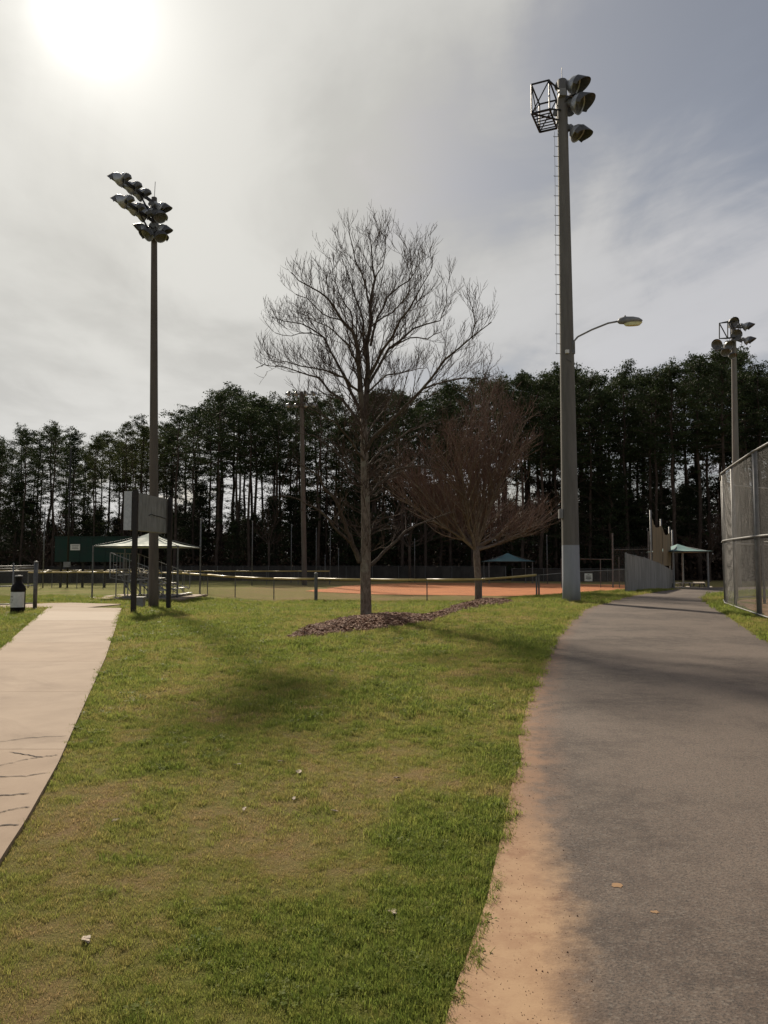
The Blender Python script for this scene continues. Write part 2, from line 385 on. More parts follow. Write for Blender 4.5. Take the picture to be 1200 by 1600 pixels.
M['concrete'] = mat_concrete(); M['concrete_new'] = mat_concrete(2)
M['clay'] = simple('red_infield_clay', (.52,.21,.095), (.42,.165,.07), .5, .95, bump=.2, spec=.1)
M['tan_dirt'] = simple('tan_dirt', (.34,.22,.13), (.26,.16,.09), 1.2, .95, bump=.2, spec=.1)
M['mulch_base'] = simple('mulch_bed', (.16,.08,.046), (.09,.046,.028), 30, .95, bump=.8, bscale=60, spec=.1)
def mat_chip():
    m, nt, b = new_mat('wood_chip')
    a = N(nt, 'ShaderNodeAttribute'); a.attribute_name = 'tint'; a.attribute_type = 'INSTANCER'
    link(nt, ramp_n(nt, a.outputs['Fac'], [(0, (.085,.042,.024)), (.5, (.20,.10,.058)), (.85, (.30,.165,.10)), (1, (.38,.25,.17))]), b.inputs['Base Color'])
    b.inputs['Roughness'].default_value = .85; return m
M['chip'] = mat_chip()
def mat_bark(name, c1, c2, c3, sc_=6):
    m, nt, b = new_mat(name)
    tc = N(nt, 'ShaderNodeTexCoord'); mp = N(nt, 'ShaderNodeMapping'); mp.inputs['Scale'].default_value = (1, 1, .3); link(nt, tc.outputs['Object'], mp.inputs[0])
    n = N(nt, 'ShaderNodeTexNoise', i_Scale=sc_*3.0, i_Detail=8.0, i_Roughness=.7, i_Distortion=.5); link(nt, mp.outputs[0], n.inputs[0])
    n2 = N(nt, 'ShaderNodeTexNoise', i_Scale=sc_*.6, i_Detail=5.0); link(nt, tc.outputs['Object'], n2.inputs[0])
    col = mix_n(nt, maprange(nt, n.outputs[0], .35, .65, 0, 1), c1, c2)
    col = mix_n(nt, maprange(nt, n2.outputs[0], .52, .66, 0, .6), col, c3)
    link(nt, col, b.inputs['Base Color']); b.inputs['Roughness'].default_value = .9; b.inputs['Specular IOR Level'].default_value = .12
    bp = N(nt, 'ShaderNodeBump', i_Strength=.8, i_Distance=.03); link(nt, n.outputs[0], bp.inputs['Height']); link(nt, bp.outputs[0], b.inputs['Normal'])
    return m
M['bark'] = mat_bark('grey_bark', (.10,.078,.060), (.23,.185,.145), (.26,.245,.19))
M['limb'] = mat_bark('dark_limb_bark', (.045,.034,.027), (.11,.085,.066), (.15,.13,.10))
M['twig'] = simple('dark_twig', (.10,.072,.058), (.06,.044,.036), 3, .85, spec=.1)
M['bark_red'] = mat_bark('reddish_bark', (.10,.074,.06), (.21,.16,.13), (.24,.20,.16))
M['twig_red'] = simple('red_brown_twig', (.17,.105,.085), (.11,.070,.056), 2, .85, spec=.1)
M['twig_back'] = simple('brown_bare_twig', (.075,.043,.034), (.05,.03,.025), 1, .9, spec=.05)
M['pine_bark'] = mat_bark('pine_bark', (.04,.030,.024), (.085,.064,.051), (.07,.055,.045), 1.5)
def mat_needles(name, a_, b_, tr_=.2):
    m, nt, b = new_mat(name)
    geo = N(nt, 'ShaderNodeNewGeometry')
    n = N(nt, 'ShaderNodeTexNoise', i_Scale=.5, i_Detail=4.0); link(nt, geo.outputs['Position'], n.inputs[0])
    col = mix_n(nt, maprange(nt, n.outputs[0], .35, .65, 0, 1), a_, b_)
    link(nt, col, b.inputs['Base Color']); b.inputs['Roughness'].default_value = .7; b.inputs['Specular IOR Level'].default_value = .12
    tr = N(nt, 'ShaderNodeBsdfTranslucent'); link(nt, col, tr.inputs[0])
    mx = N(nt, 'ShaderNodeMixShader'); mx.inputs[0].default_value = tr_
    link(nt, b.outputs[0], mx.inputs[1]); link(nt, tr.outputs[0], mx.inputs[2]); link(nt, mx.outputs[0], nt.nodes['Material Output'].inputs[0])
    return m
M['needles'] = mat_needles('pine_needles', (.024,.036,.015), (.048,.066,.026), .22)
M['needles_pale'] = mat_needles('pale_pine_needles', (.035,.045,.015), (.060,.072,.026), .3)
M['needles_dark'] = mat_needles('dark_evergreen_leaves', (.018,.026,.012), (.034,.045,.020), .15)
M['brush'] = mat_needles('brown_brush_leaves', (.045,.030,.022), (.075,.052,.036), .15)

# ------------------------------------------------------------------ ground
def axis(segs):
    a = []
    for lo, hi, st in segs: a += list(np.arange(lo, hi-1e-6, st))
    a.append(segs[-1][1]); return np.array(a)
spots_lush = [(715,1270,.8),(700,1300,.7),(600,1430,1.0),(560,1460,.9),(640,1400,.8),(690,1330,.7),(500,1275,.6),(575,1165,.7),(200,1390,.6),(340,1410,.7),(420,1500,.6),(160,1460,.6),(250,1440,.6),(660,1260,.6),(780,1180,.7),(800,1140,.6),(830,1080,.5),(740,1380,.9),(720,1450,.7),(460,1580,.5),(560,1560,.7),(620,1540,.7),(860,1010,.5),(400,1390,.5)]
spots_dry = [(640,1200,.8),(590,1225,.6),(60,1400,.9),(40,1480,.9),(90,1330,.8),(120,1250,.5),(420,1340,.7),(500,1340,.6),(330,1360,.5),(470,1440,.6),(400,1250,.4),(330,1050,.7),(300,1080,.4),(200,985,.7),(560,1280,.6),(380,1450,.4),(60,1560,.7),(510,1520,.5),(650,1230,.6),(180,1520,.3),(480,1600,.5),(820,965,.5),(640,905,.2)]
def patches():
    P = []
    for lst, sg in ((spots_lush, 1), (spots_dry, -1)):
        for x, y, a in lst:
            q = ground_at(x, y); P.append((q.x, q.y, sg*a, .035*q.y+.12, .055*q.y+.18))
    return P
PATCH = None
def lush(X, Y):
    global PATCH
    if PATCH is None: PATCH = patches()
    X = np.asarray(X, float); Y = np.asarray(Y, float)
    n = fbm(X*.55+5, Y*.35, 21, 4); n2 = fbm(X*2.6, Y*2.0, 33, 3)
    v = .51+.05*sstep(4, 9, Y)+(n-.5)*.55+(n2-.5)*.6+(fbm(X*8, Y*7, 133, 3)-.5)*.7
    wx = X+(fbm(X*2.5, Y*2.5, 51, 3)-.5)*.7*np.clip(Y/8, .25, 1.5); wy = Y+(fbm(X*2.5, Y*2.5, 61, 3)-.5)*1.0*np.clip(Y/8, .25, 1.5)
    for x, y, a, sx, sy in PATCH:
        v = v+a*(.17 if a > 0 else .15)*np.exp(-((wx-x)/sx)**2-((wy-y)/sy)**2)
    v = v+.07*sstep(-1.6, -.2, X-np.interp(Y, _ly, _lx))*(Y < 26)
    v = v-.10*(1-sstep(3, 7, Y))*sstep(1.0, -1.5, X)
    fy = 42+np.clip(-X-5, 0, 20)*.8
    v = v*(1-sstep(fy-1, fy+2, Y))+sstep(fy-1, fy+2, Y)*(.30+.24*sstep(-9, -15, X)+(n-.5)*.4)
    return np.clip(v, 0, .78)
def sheet_mesh(name, mat, xs, ys, zoff=0, attrs=()):
    XX, YY = np.meshgrid(xs, ys); ZZ = gz(XX, YY)+zoff
    nx, ny = len(xs), len(ys)
    me = bpy.data.meshes.new(name)
    v = np.stack([XX.ravel(), YY.ravel(), ZZ.ravel()], 1)
    i = np.arange(nx-1)[None, :]+np.arange(ny-1)[:, None]*nx; i = i.ravel()
    f = np.stack([i, i+1, i+nx+1, i+nx], 1)
    me.vertices.add(len(v)); me.vertices.foreach_set('co', v.ravel())
    me.loops.add(f.size); me.loops.foreach_set('vertex_index', f.ravel().astype(np.int32))
    me.polygons.add(len(f)); me.polygons.foreach_set('loop_start', (np.arange(len(f))*4).astype(np.int32)); me.polygons.foreach_set('loop_total', np.full(len(f), 4, np.int32))
    me.polygons.foreach_set('use_smooth', np.ones(len(f), bool))
    me.update(calc_edges=True); me.validate()
    me.materials.append(mat)
    return me, v
xs = axis([(-900,-200,50),(-200,-60,10),(-60,-14,1),(-14,14,.22),(14,60,1),(60,200,10),(200,900,50)])
ys = axis([(-60,0,3),(0,26,.22),(26,60,.6),(60,150,3),(150,300,15),(300,1500,100)])
me, v = sheet_mesh('ground', M['turf'], xs, ys)
# ground under the two paved ways sits a little lower so their slabs never clip
la = me.attributes.new('lush', 'FLOAT', 'POINT'); la.data.foreach_set('value', lush(v[:,0], v[:,1]).astype(np.float32))
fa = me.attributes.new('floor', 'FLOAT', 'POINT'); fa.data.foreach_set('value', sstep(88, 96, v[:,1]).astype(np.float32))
go = bpy.data.objects.new('ground', me); COL.objects.link(go)
tag(go, 'mown lawn ground rising and dipping between the walk and the road', None, None, 'structure')

# asphalt drive --------------------------------------------------------------
def spline(pts, n):
    P = np.array(pts, float); d = np.r_[0, np.cumsum(np.hypot(*np.diff(P, axis=0).T))]
    t = np.linspace(0, d[-1], n); out = []
    m = np.zeros_like(P); m[1:-1] = (P[2:]-P[:-2])/(d[2:]-d[:-2])[:, None]; m[0] = (P[1]-P[0])/(d[1]-d[0]); m[-1] = (P[-1]-P[-2])/(d[-1]-d[-2])
    for s in t:
        i = min(np.searchsorted(d, s, 'right')-1, len(P)-2); h = d[i+1]-d[i]; u = (s-d[i])/h
        out.append((2*u**3-3*u**2+1)*P[i]+(u**3-2*u**2+u)*h*m[i]+(-2*u**3+3*u**2)*P[i+1]+(u**3-u**2)*h*m[i+1])
    return np.array(out)
NP = 420
LS = spline(PL, NP)
RS0 = spline(PR, NP*3)
# pair by arc fraction
RS = spline(PR, NP)
cols = np.r_[np.linspace(0, .22, 26), np.linspace(.26, 1, 14)]
vs = []; sand = []; red = []
wY = [(-4,.43),(2.6,.42),(3.7,.37),(4.4,.25),(5.2,.13),(6.5,.09),(9,.05),(14,-.02),(60,-.1)]
for i in range(NP):
    a, b = LS[i], RS[i]; wd = np.hypot(*(b-a))
    jag = (fbm(a[1]*1.1, 3.3, 77, 4)-.5)*.16*min(1, .4+a[1]/12) if a[1] > 0 else 0
    for t in cols:
        p = a+(b-a)*t; e = t*wd
        if e < .6: p = p+np.array([jag*(1-e/.6), 0])
        vs.append((p[0], p[1], 0)); w0 = np.interp(a[1], [q[0] for q in wY], [q[1] for q in wY])
        sand.append(w0-e); red.append(float(np.clip(1-e/.42, 0, 1)*sstep(3.6, 5.5, a[1])*(1-.5*sstep(16, 30, a[1]))))
vs = np.array(vs); vs[:, 2] = gz(vs[:, 0], vs[:, 1])+.016
nc = len(cols); fs = [(i*nc+k, i*nc+k+1, (i+1)*nc+k+1, (i+1)*nc+k) for i in range(NP-1) for k in range(nc-1)]
me = bpy.data.meshes.new('road'); me.from_pydata(vs.tolist(), [], fs); me.materials.append(M['asphalt']); me.polygons.foreach_set('use_smooth', [True]*len(fs))
me.attributes.new('sand', 'FLOAT', 'POINT').data.foreach_set('value', np.array(sand, np.float32))
me.attributes.new('red_edge', 'FLOAT', 'POINT').data.foreach_set('value', np.array(red, np.float32))
ro = bpy.data.objects.new('asphalt_path', me); COL.objects.link(ro); tag(ro, 'worn grey asphalt path curving right with a sandy wash on its left edge', None, None, 'structure')

# concrete walk ----------------------------------------------------------------
WRpx = [(-40,1425),(0,1352),(40,1290),(90,1200),(125,1120),(165,1030),(180,985),(192,945)]
WRp = [ground_at(*p) for p in WRpx]
WR = [(-.9,.5),]+[(p.x, p.y) for p in WRp]
WLp = [ground_at(0,1017), ground_at(40,981), ground_at(77,950)]
WL = [(-3.0,.5)]+[(p.x-1.85, p.y) for p in WRp[:5]]+[(p.x, p.y) for p in WLp]
_wry = np.array([p[1] for p in WR]); _wrx = np.array([p[0] for p in WR])
_wly = np.array([p[1] for p in WL]); _wlx = np.array([p[0] for p in WL])
o_ = np.argsort(_wry); _wry, _wrx = _wry[o_], _wrx[o_]; o_ = np.argsort(_wly); _wly, _wlx = _wly[o_], _wlx[o_]
Yend = float(max(_wry)); Ycross0 = float(max(_wly))
def in_walk(X, Y, m=0.0):
    a = (Y < Yend+m) & (X > np.interp(Y, _wly, _wlx)-m) & (X < np.interp(Y, _wry, _wrx)+m)
    b = (Y > Ycross0-m) & (Y < Yend+m) & (X < _wrx[-1]+m)
    return a | b
def in_road(X, Y, m=0.0):
    return (X > np.interp(Y, _ly, _lx)-m) & (X < np.interp(Y, _ry, _rx)+m)
walk = tag(bpy.data.objects.new('pavement', None), 'pale concrete walk of cast slabs running away on the left', None, None, 'structure'); COL.objects.link(walk)
def slab(y0, y1, xl, xr, mat='concrete'):
    """slab between y0 and y1; xl, xr functions of y"""
    n = max(2, int((y1-y0)/.2)+1); yy = np.linspace(y0+.004, y1-.004, n); mb = MB(); nx = 4
    top = []; m_ = 14
    vs = []
    for y in yy:
        a, b = xl(y), xr(y)
        for k in range(m_):
            x = a+(b-a)*k/(m_-1); vs.append((x, y, g(x, y)+.035))
    base = len(vs); vs += [(x, y, z-.16) for x, y, z in vs]
    fs = [(i*m_+k, i*m_+k+1, (i+1)*m_+k+1, (i+1)*m_+k) for i in range(n-1) for k in range(m_-1)]
    for k in range(m_-1):
        fs.append((k, base+k, base+k+1, k+1)); j = (n-1)*m_+k; fs.append((j+1, base+j+1, base+j, j))
    for i in range(n-1):
        j = i*m_; fs.append((j+m_, base+j+m_, base+j, j)); j = i*m_+m_-1; fs.append((j, base+j, base+j+m_, j+m_))
    mb.add(vs, fs); return mb.build('slab', M[mat], walk)
fl = lambda y: float(np.interp(y, _wly, _wlx)); fr = lambda y: float(np.interp(y, _wry, _wrx))
ya_, yb_ = ground_at(130,971).y, ground_at(130,957).y
cuts = list(np.arange(.8, ya_-1.0, 2.9))+[ya_, yb_, Ycross0]
for y0_, y1_ in zip(cuts[:-1], cuts[1:]):
    if y1_-y0_ > .1: slab(y0_, y1_, fl, fr, 'concrete_new' if y0_ == ya_ else 'concrete')
slab(Ycross0, Yend, lambda y: _wlx[-1], lambda y: fr(Yend))
for k in range(6): slab(Ycross0, Yend, lambda y: _wlx[-1]-2.4*(k+1)+.012, lambda y: _wlx[-1]-2.4*k-.012)
# cracks in the slabs: thin dirt-filled fissures
def crack(pxs, w):
    pts = []
    for (x0, y0), (x1, y1) in zip(pxs[:-1], pxs[1:]):
        for t in np.linspace(0, 1, 7)[:-1]: pts.append((x0+(x1-x0)*t, y0+(y1-y0)*t+random.uniform(-.7, .7)))
    pts.append(pxs[-1]); P = [ground_at(*p) for p in pts]; mb = MB(); vs = []
    for i, p in enumerate(P):
        ww = w*(.45+random.random()*.8)*(1 if 0 < i < len(P)-1 else .3)
        vs += [(p.x, p.y-ww, p.z+.039), (p.x, p.y+ww, p.z+.039)]
    mb.add(vs, [(2*i, 2*i+2, 2*i+3, 2*i+1) for i in range(len(P)-1)])
    return mb.build('crack', M['brown_tar'], walk)
for c in ([(-60,1172),(0,1166),(50,1159),(104,1156)], [(14,1182),(40,1186),(62,1190),(90,1187)], [(-70,1220),(0,1204),(40,1194),(62,1190)], [(-60,1224),(0,1221),(40,1221),(75,1215)],
          [(-50,1284),(0,1279),(25,1272),(46,1270)], [(-20,1302),(10,1299),(30,1298)], [(-60,1258),(0,1252),(45,1248)]):
    crack(c, .008)
# infield clay and dirt ---------------------------------------------------------
def poly_sheet(name, mat, outline, zoff, step, kind='structure', label=None, jit=.25):
    """irregular draped sheet: grid points inside outline"""
    P = np.array(outline); x0, y0 = P.min(0); x1, y1 = P.max(0)
    ys_ = np.arange(y0, y1+step, step); mb = MB(); rows = []
    for y in ys_:
        yc = min(max(y, y0+1e-3), y1-1e-3); xsn = []
        for i in range(len(P)):
            a, b = P[i], P[(i+1) % len(P)]
            if (a[1] <= yc) != (b[1] <= yc): xsn.append(a[0]+(yc-a[1])/(b[1]-a[1])*(b[0]-a[0]))
        xsn.sort(); rows.append((yc, xsn[0]+float(vnoise(yc*.7, 1.0, 5))*jit, xsn[-1]-float(vnoise(yc*.7, 9.0, 6))*jit))
    m_ = 24; vs = []
    for yc, a, b in rows:
        for k in range(m_):
            x = a+(b-a)*k/(m_-1); vs.append((x, yc, g(x, yc)+zoff))
    mb.add(vs, [(i*m_+k, i*m_+k+1, (i+1)*m_+k+1, (i+1)*m_+k) for i in range(len(rows)-1) for k in range(m_-1)])
    o = mb.build(name, mat, smooth=True); tag(o, label, None, None, kind); return o
poly_sheet('infield', M['clay'], [(-6.5,58),(-1,51.5),(8,49.2),(16,50),(20,56),(24,74),(14,82),(2,82),(-4,72)], .02, .8, label='red clay infield beyond the low chain link fence', jit=1.0)
poly_sheet('dirt_yard', M['tan_dirt'], YARD, .012, .6, label='tan dirt inside the tall chain link backstop', jit=.3)

# ------------------------------------------------------------------ mulch bed
mpx = [(445,998),(470,984),(500,975),(540,966),(575,961),(625,961),(668,962),(700,952),(725,943),(748,935),(775,936),(802,940),(780,946),(745,950),(705,960),(665,974),(600,983),(540,990),(490,996)]
mp_ = [ground_at(*p) for p in mpx]; MC = np.array([(p.x, p.y) for p in mp_])
def in_poly(X, Y, P):
    X = np.asarray(X, float); Y = np.asarray(Y, float); r = np.zeros(X.shape, bool); n = len(P)
    for i in range(n):
        a, b = P[i], P[(i+1) % n]
        if a[1] == b[1]: continue
        c = (a[1] <= Y) != (b[1] <= Y); xx = a[0]+(Y-a[1])/(b[1]-a[1])*(b[0]-a[0]); r ^= c & (X < xx)
    return r
def edge_dist(X, Y, P):
    X = np.asarray(X, float); Y = np.asarray(Y, float); d = np.full(X.shape, 1e9)
    for i in range(len(P)):
        a, b = P[i], P[(i+1) % len(P)]; ab = b-a; t = np.clip(((X-a[0])*ab[0]+(Y-a[1])*ab[1])/(ab@ab), 0, 1)
        d = np.minimum(d, np.hypot(X-a[0]-t*ab[0], Y-a[1]-t*ab[1]))
    return d
mx0, my0 = MC.min(0); mx1, my1 = MC.max(0)
def mulch_z(X, Y):
    d = edge_dist(X, Y, MC)*in_poly(X, Y, MC); return gz(X, Y)-.02+.10*sstep(0, .9, d)+.03*(d > 0)
gx = np.arange(mx0-.1, mx1+.1, .12); gy = np.arange(my0-.1, my1+.1, .12)
XX, YY = np.meshgrid(gx, gy); ZZ = mulch_z(XX, YY); ins = in_poly(XX, YY, MC)
mb = MB(); idx = {}
def vid(i, j):
    if (i, j) not in idx: idx[(i, j)] = len(mb.v); mb.v.append((XX[i, j], YY[i, j], ZZ[i, j]))
    return idx[(i, j)]
for i in range(len(gy)-1):
    for j in range(len(gx)-1):
        if ins[i:i+2, j:j+2].any(): mb.f.append((vid(i, j), vid(i, j+1), vid(i+1, j+1), vid(i+1, j))); mb.m.append(0)
tag(mb.build('mulch_bed', M['mulch_base'], smooth=True), 'raised bed of brown mulch around the two bare trees', None, None, 'structure')

# ------------------------------------------------------------------ instanced stuff through geometry nodes
def scatter(name, label, P, rot, scl, attrs, variants, idxs):
    me = bpy.data.meshes.new(name); n = len(P)
    me.vertices.add(n); me.vertices.foreach_set('co', np.asarray(P, np.float32).ravel())
    me.attributes.new('rot', 'FLOAT_VECTOR', 'POINT').data.foreach_set('vector', np.asarray(rot, np.float32).ravel())
    me.attributes.new('scl', 'FLOAT', 'POINT').data.foreach_set('value', np.asarray(scl, np.float32))
    me.attributes.new('vidx', 'INT', 'POINT').data.foreach_set('value', np.asarray(idxs, np.int32))
    for k, a in attrs.items(): me.attributes.new(k, 'FLOAT', 'POINT').data.foreach_set('value', np.asarray(a, np.float32))
    o = bpy.data.objects.new(name, me); COL.objects.link(o); tag(o, label, None, None, 'stuff')
    coll = bpy.data.collections.new(name+'_kinds')
    for i, vm in enumerate(variants):
        vo = bpy.data.objects.new('%s_kind_%02d' % (name, i), vm); coll.objects.link(vo)
    ng = bpy.data.node_groups.new(name, 'GeometryNodeTree')
    ng.interface.new_socket('Geometry', in_out='INPUT', socket_type='NodeSocketGeometry'); ng.interface.new_socket('Geometry', in_out='OUTPUT', socket_type='NodeSocketGeometry')
    gi = ng.nodes.new('NodeGroupInput'); go_ = ng.nodes.new('NodeGroupOutput')
    ip = ng.nodes.new('GeometryNodeInstanceOnPoints'); ci = ng.nodes.new('GeometryNodeCollectionInfo')
    ci.inputs['Collection'].default_value = coll; ci.inputs['Separate Children'].default_value = True; ci.inputs['Reset Children'].default_value = True
    def na(nm, dt):
        a = ng.nodes.new('GeometryNodeInputNamedAttribute'); a.data_type = dt; a.inputs[0].default_value = nm
        return [s for s in a.outputs if s.enabled and s.name == 'Attribute'][0]
    ng.links.new(gi.outputs[0], ip.inputs['Points']); ng.links.new(ci.outputs[0], ip.inputs['Instance'])
    ip.inputs['Pick Instance'].default_value = True
    ng.links.new(na('vidx', 'INT'), ip.inputs['Instance Index'])
    e2r = ng.nodes.new('FunctionNodeEulerToRotation'); ng.links.new(na('rot', 'FLOAT_VECTOR'), e2r.inputs[0]); ng.links.new(e2r.outputs[0], ip.inputs['Rotation'])
    ng.links.new(na('scl', 'FLOAT'), ip.inputs['Scale']); ng.links.new(ip.outputs[0], go_.inputs[0])
    md = o.modifiers.new('scatter', 'NODES'); md.node_group = ng
    return o
def tuft(seed, nb, h, spread, w, lean):
    r = random.Random(seed); mb = MB()
    for _ in range(nb):
        a = r.uniform(0, 6.283); rr = spread*math.sqrt(r.random()); bx, by = rr*math.cos(a), rr*math.sin(a)
        d = r.uniform(0, 6.283); hh = h*r.uniform(.5, 1.15); ln = lean*r.uniform(.3, 1.3)*hh; ww = w*r.uniform(.7, 1.3)
        dx, dy = math.cos(d), math.sin(d); sx, sy = -dy*ww/2, dx*ww/2
        m1 = (bx+dx*ln*.35, by+dy*ln*.35, hh*.6); tip = (bx+dx*ln, by+dy*ln, hh)
        mb.add([(bx-sx, by-sy, -.01), (bx+sx, by+sy, -.01), (m1[0]+sx*.8, m1[1]+sy*.8, m1[2]), (m1[0]-sx*.8, m1[1]-sy*.8, m1[2]), tip], [(0,1,2,3), (3,2,4)])
    return mb.mesh('tuft', M['blade'])
TUFTS = [tuft(i, 16, .032, .05, .0035, 1.0) for i in range(4)]+[tuft(10+i, 20, .05, .055, .0042, .9) for i in range(3)]+[tuft(20+i, 18, .024, .06, .0032, 1.7) for i in range(2)]
# broad clover-like clumps
def weed(seed):
    r = random.Random(seed); mb = MB()
    for _ in range(26):
        a = r.uniform(0, 6.283); rr = .07*math.sqrt(r.random()); c = Vector((rr*math.cos(a), rr*math.sin(a), r.uniform(.012, .04)))
        d = Vector((math.cos(a+r.uniform(-1, 1)), math.sin(a+r.uniform(-1, 1)), r.uniform(-.2, .5))).normalized(); s = d.cross(Vector((0,0,1))).normalized()
        L = r.uniform(.012, .022); ww = L*.45
        mb.add([c-d*L*.5, c+s*ww, c+d*L*.6, c-s*ww], [(0,1,2,3)])
    return mb.mesh('weed', M['blade'])
TUFTS += [tuft(30, 14, .045, .06, .006, .9), weed(41)]
pts = []
for y0, y1, dens, sc0 in ((1.9, 4.5, 1700, .64), (4.5, 8, 800, .92), (8, 14, 300, 1.5), (14, 24, 120, 2.0), (24, 43, 34, 2.9)):
    hw = .56*y1+1.2; n = int(dens*(y1-y0)*2*hw)
    X = rng.uniform(-hw, hw, n); Y = rng.uniform(y0, y1, n); k = (np.abs(X) < .54*Y+.8)
    X, Y = X[k], Y[k]
    rough_e = (fbm(X*6, Y*6, 91, 3)-.5)*.12
    k = ~in_walk(X, Y, -.012) & ~(in_road(X+rough_e, Y, -.02)) & ~in_poly(X, Y, MC) & ~in_poly(X, Y, np.array(YARD))
    X, Y = X[k], Y[k]; L = lush(X, Y)
    k = rng.random(len(X)) < np.clip(.55+L*1.1, 0, 1); X, Y, L = X[k], Y[k], L[k]
    er = np.minimum(np.abs(X-np.interp(Y, _ly, _lx)), np.abs(X-np.interp(Y, _ry, _rx)))
    edge = (1-sstep(.0, .35, er))
    s = sc0*(.62+.45*rng.random(len(X)))*(.75+.45*L+.25*edge)
    vi = np.where(L > .66, rng.choice([4,5,6,9,4,5,6,9,0,5,6,4,10], len(X)), np.where(L < .36, rng.choice([7,8,7,8,2,3], len(X)), rng.choice([0,1,2,3,7,0,1,4], len(X))))
    pts.append(np.stack([X, Y, gz(X, Y), L, s, vi], 1))
pts = np.concatenate(pts); n = len(pts); print('tufts', n)
scatter('grass', 'short mixed green and dry lawn grass between the walk and the path', pts[:, :3], np.stack([rng.uniform(-.15, .15, n), rng.uniform(-.15, .15, n), rng.uniform(0, 6.28, n)], 1), pts[:, 4], {'lush': pts[:, 3], 'tint': rng.random(n)}, TUFTS, pts[:, 5])
def chip(seed):
    r = random.Random(seed); mb = MB(); mb.box((0,0,0), (r.uniform(.05,.10), r.uniform(.015,.035), .012)); return mb.mesh('chip', M['chip'])
X = rng.uniform(mx0, mx1, 90000); Y = rng.uniform(my0, my1, 90000); jx = rng.normal(0, .10, 90000)
k = in_poly(X+jx, Y+jx, MC); X, Y = X[k][:17000], Y[k][:17000]; n = len(X)
scatter('mulch_chips', 'loose brown wood chips on the mulch bed', np.stack([X, Y, mulch_z(X, Y)+.03], 1), np.stack([rng.normal(0, .3, n), rng.normal(0, .3, n), rng.uniform(0, 6.28, n)], 1), rng.uniform(.45, 1.15, n), {'tint': rng.random(n)}, [chip(i) for i in range(5)], rng.integers(0, 5, n))
# grit on the sandy wash and asphalt
def pebble(seed):
    r = random.Random(seed); mb = MB(); mb.lathe([(0,-.004),(.006,-.002),(.007,.002),(.003,.006),(0,.006)], n=6)
    mb.v = [(x*r.uniform(.7,1.3), y*r.uniform(.7,1.3), z) for x, y, z in mb.v]; return mb.mesh('grit', M['chip'])
Y = 2.0+rng.random(2600)**1.6*9; X = np.interp(Y, _ly, _lx)+rng.random(2600)**1.3*np.clip(.5, 0, 1)*1.0
scatter('grit', 'small brown grit scattered on the sandy edge of the asphalt', np.stack([X, Y, gz(X, Y)+.017], 1), rng.uniform(0, 6, (2600, 3)), rng.uniform(.06, .30, 2600)*(1+1.2*(rng.random(2600)>.97)), {'tint': rng.random(2600)*.8}, [pebble(i) for i in range(3)], rng.integers(0, 3, 2600))

# ------------------------------------------------------------------ leaf litter
def litter(px, py, size, label, mat, seed, wing=.5):
    size *= 1.2; r = random.Random(seed); p = ground_at(px, py); mb = MB(); nx, ny = 5, 4; a = r.uniform(0, 6.28); vs = []
    for j in range(ny):
        for i in range(nx):
            u = i/(nx-1)-.5; w = (j/(ny-1)-.5)*wing*(1-3.5*u*u)
            x, y_ = u*size, w*size; z = abs(w)*size*1.3+(u*size*.7 if u > .2 else 0)+r.uniform(0, .22)*size; y_ += r.uniform(-.12, .12)*size; x += r.uniform(-.08, .08)*size
            vs.append((p.x+x*math.cos(a)-y_*math.sin(a), p.y+x*math.sin(a)+y_*math.cos(a), p.z+z*.32+.010))
    top = len(vs); vs += [(x, y_, z-.002) for x, y_, z in vs]
    fs = [(j*nx+i, j*nx+i+1, (j+1)*nx+i+1, (j+1)*nx+i) for j in range(ny-1) for i in range(nx-1)]
    fs += [tuple(top+q for q in reversed(f)) for f in fs[:]]
    mb.add(vs, fs); o = mb.build('dry_leaf', mat, loc=p); tag(o, label, 'dry leaf', 'curled dry leaves lying on the lawn and path edge')
LT = [(135,1474,.065,'largest curled pale dry leaf, at the lower left beside a dark green clump'),(181,1285,.055,'small pale curled leaf on the lawn to the right of the cracked walk slabs'),(371,1197,.05,'tiny pale leaf left of the other pale leaf in the middle of the lawn'),
 (467,1209,.06,'pale upright curled leaf in the very middle of the lawn'),(381,1267,.045,'small pale leaf below the middle of the lawn beside a green tuft'),(598,1075,.06,'small pale leaf alone on the far lawn below the mulch bed'),(613,1429,.06,'pale curled leaf in the lush green patch near the path edge'),
 (778,1274,.05,'pale curled leaf at the grass edge beside the start of the sandy wash'),(803,1197,.06,'long pale leaf on the reddish edge of the asphalt'),(173,1109,.06,'flat pale leaf near the walk, nearer of two'),(196,1080,.06,'flat pale leaf near the walk, farther of two'),
 (319,1118,.06,'grey curled leaf on the lawn between walk and mulch bed'),(523,1270,.04,'tiny pale leaf in the green tufts right of the lawn centre'),(459,1250,.04,'tiny grey leaf just below the upright pale leaf'),(567,1019,.07,'pale speck of a leaf just in front of the mulch bed')]
for i, (x, y_, s, l) in enumerate(LT): litter(x, y_, s, l, M['leaf_pale'], i)
for i, (x, y_, s) in enumerate([(351,1011,.07),(440,1192,.05),(620,1218,.05),(760,1010,.07),(260,1030,.07),(520,1050,.06)]): litter(x, y_, s, 'small brown curled leaf lying in the grass', M['leaf_brown'], 60+i)
def spot(px, py, rx, label):
    p = ground_at(px, py); mb = MB(); r = random.Random(px); n = 14
    vs = [(p.x, p.y, g(p.x, p.y)+.0185)]
    for k in range(n):
        t = 6.283*k/n; rr = rx*r.uniform(.6, 1.2); x = p.x+rr*math.cos(t); y_ = p.y+rr*.75*math.sin(t); vs.append((x, y_, g(x, y_)+.018))
    mb.add(vs, [(0, k+1, (k+1) % n+1) for k in range(n)]); tag(mb.build('sand_spot', M['tan_dirt']), label, None, None, 'structure')
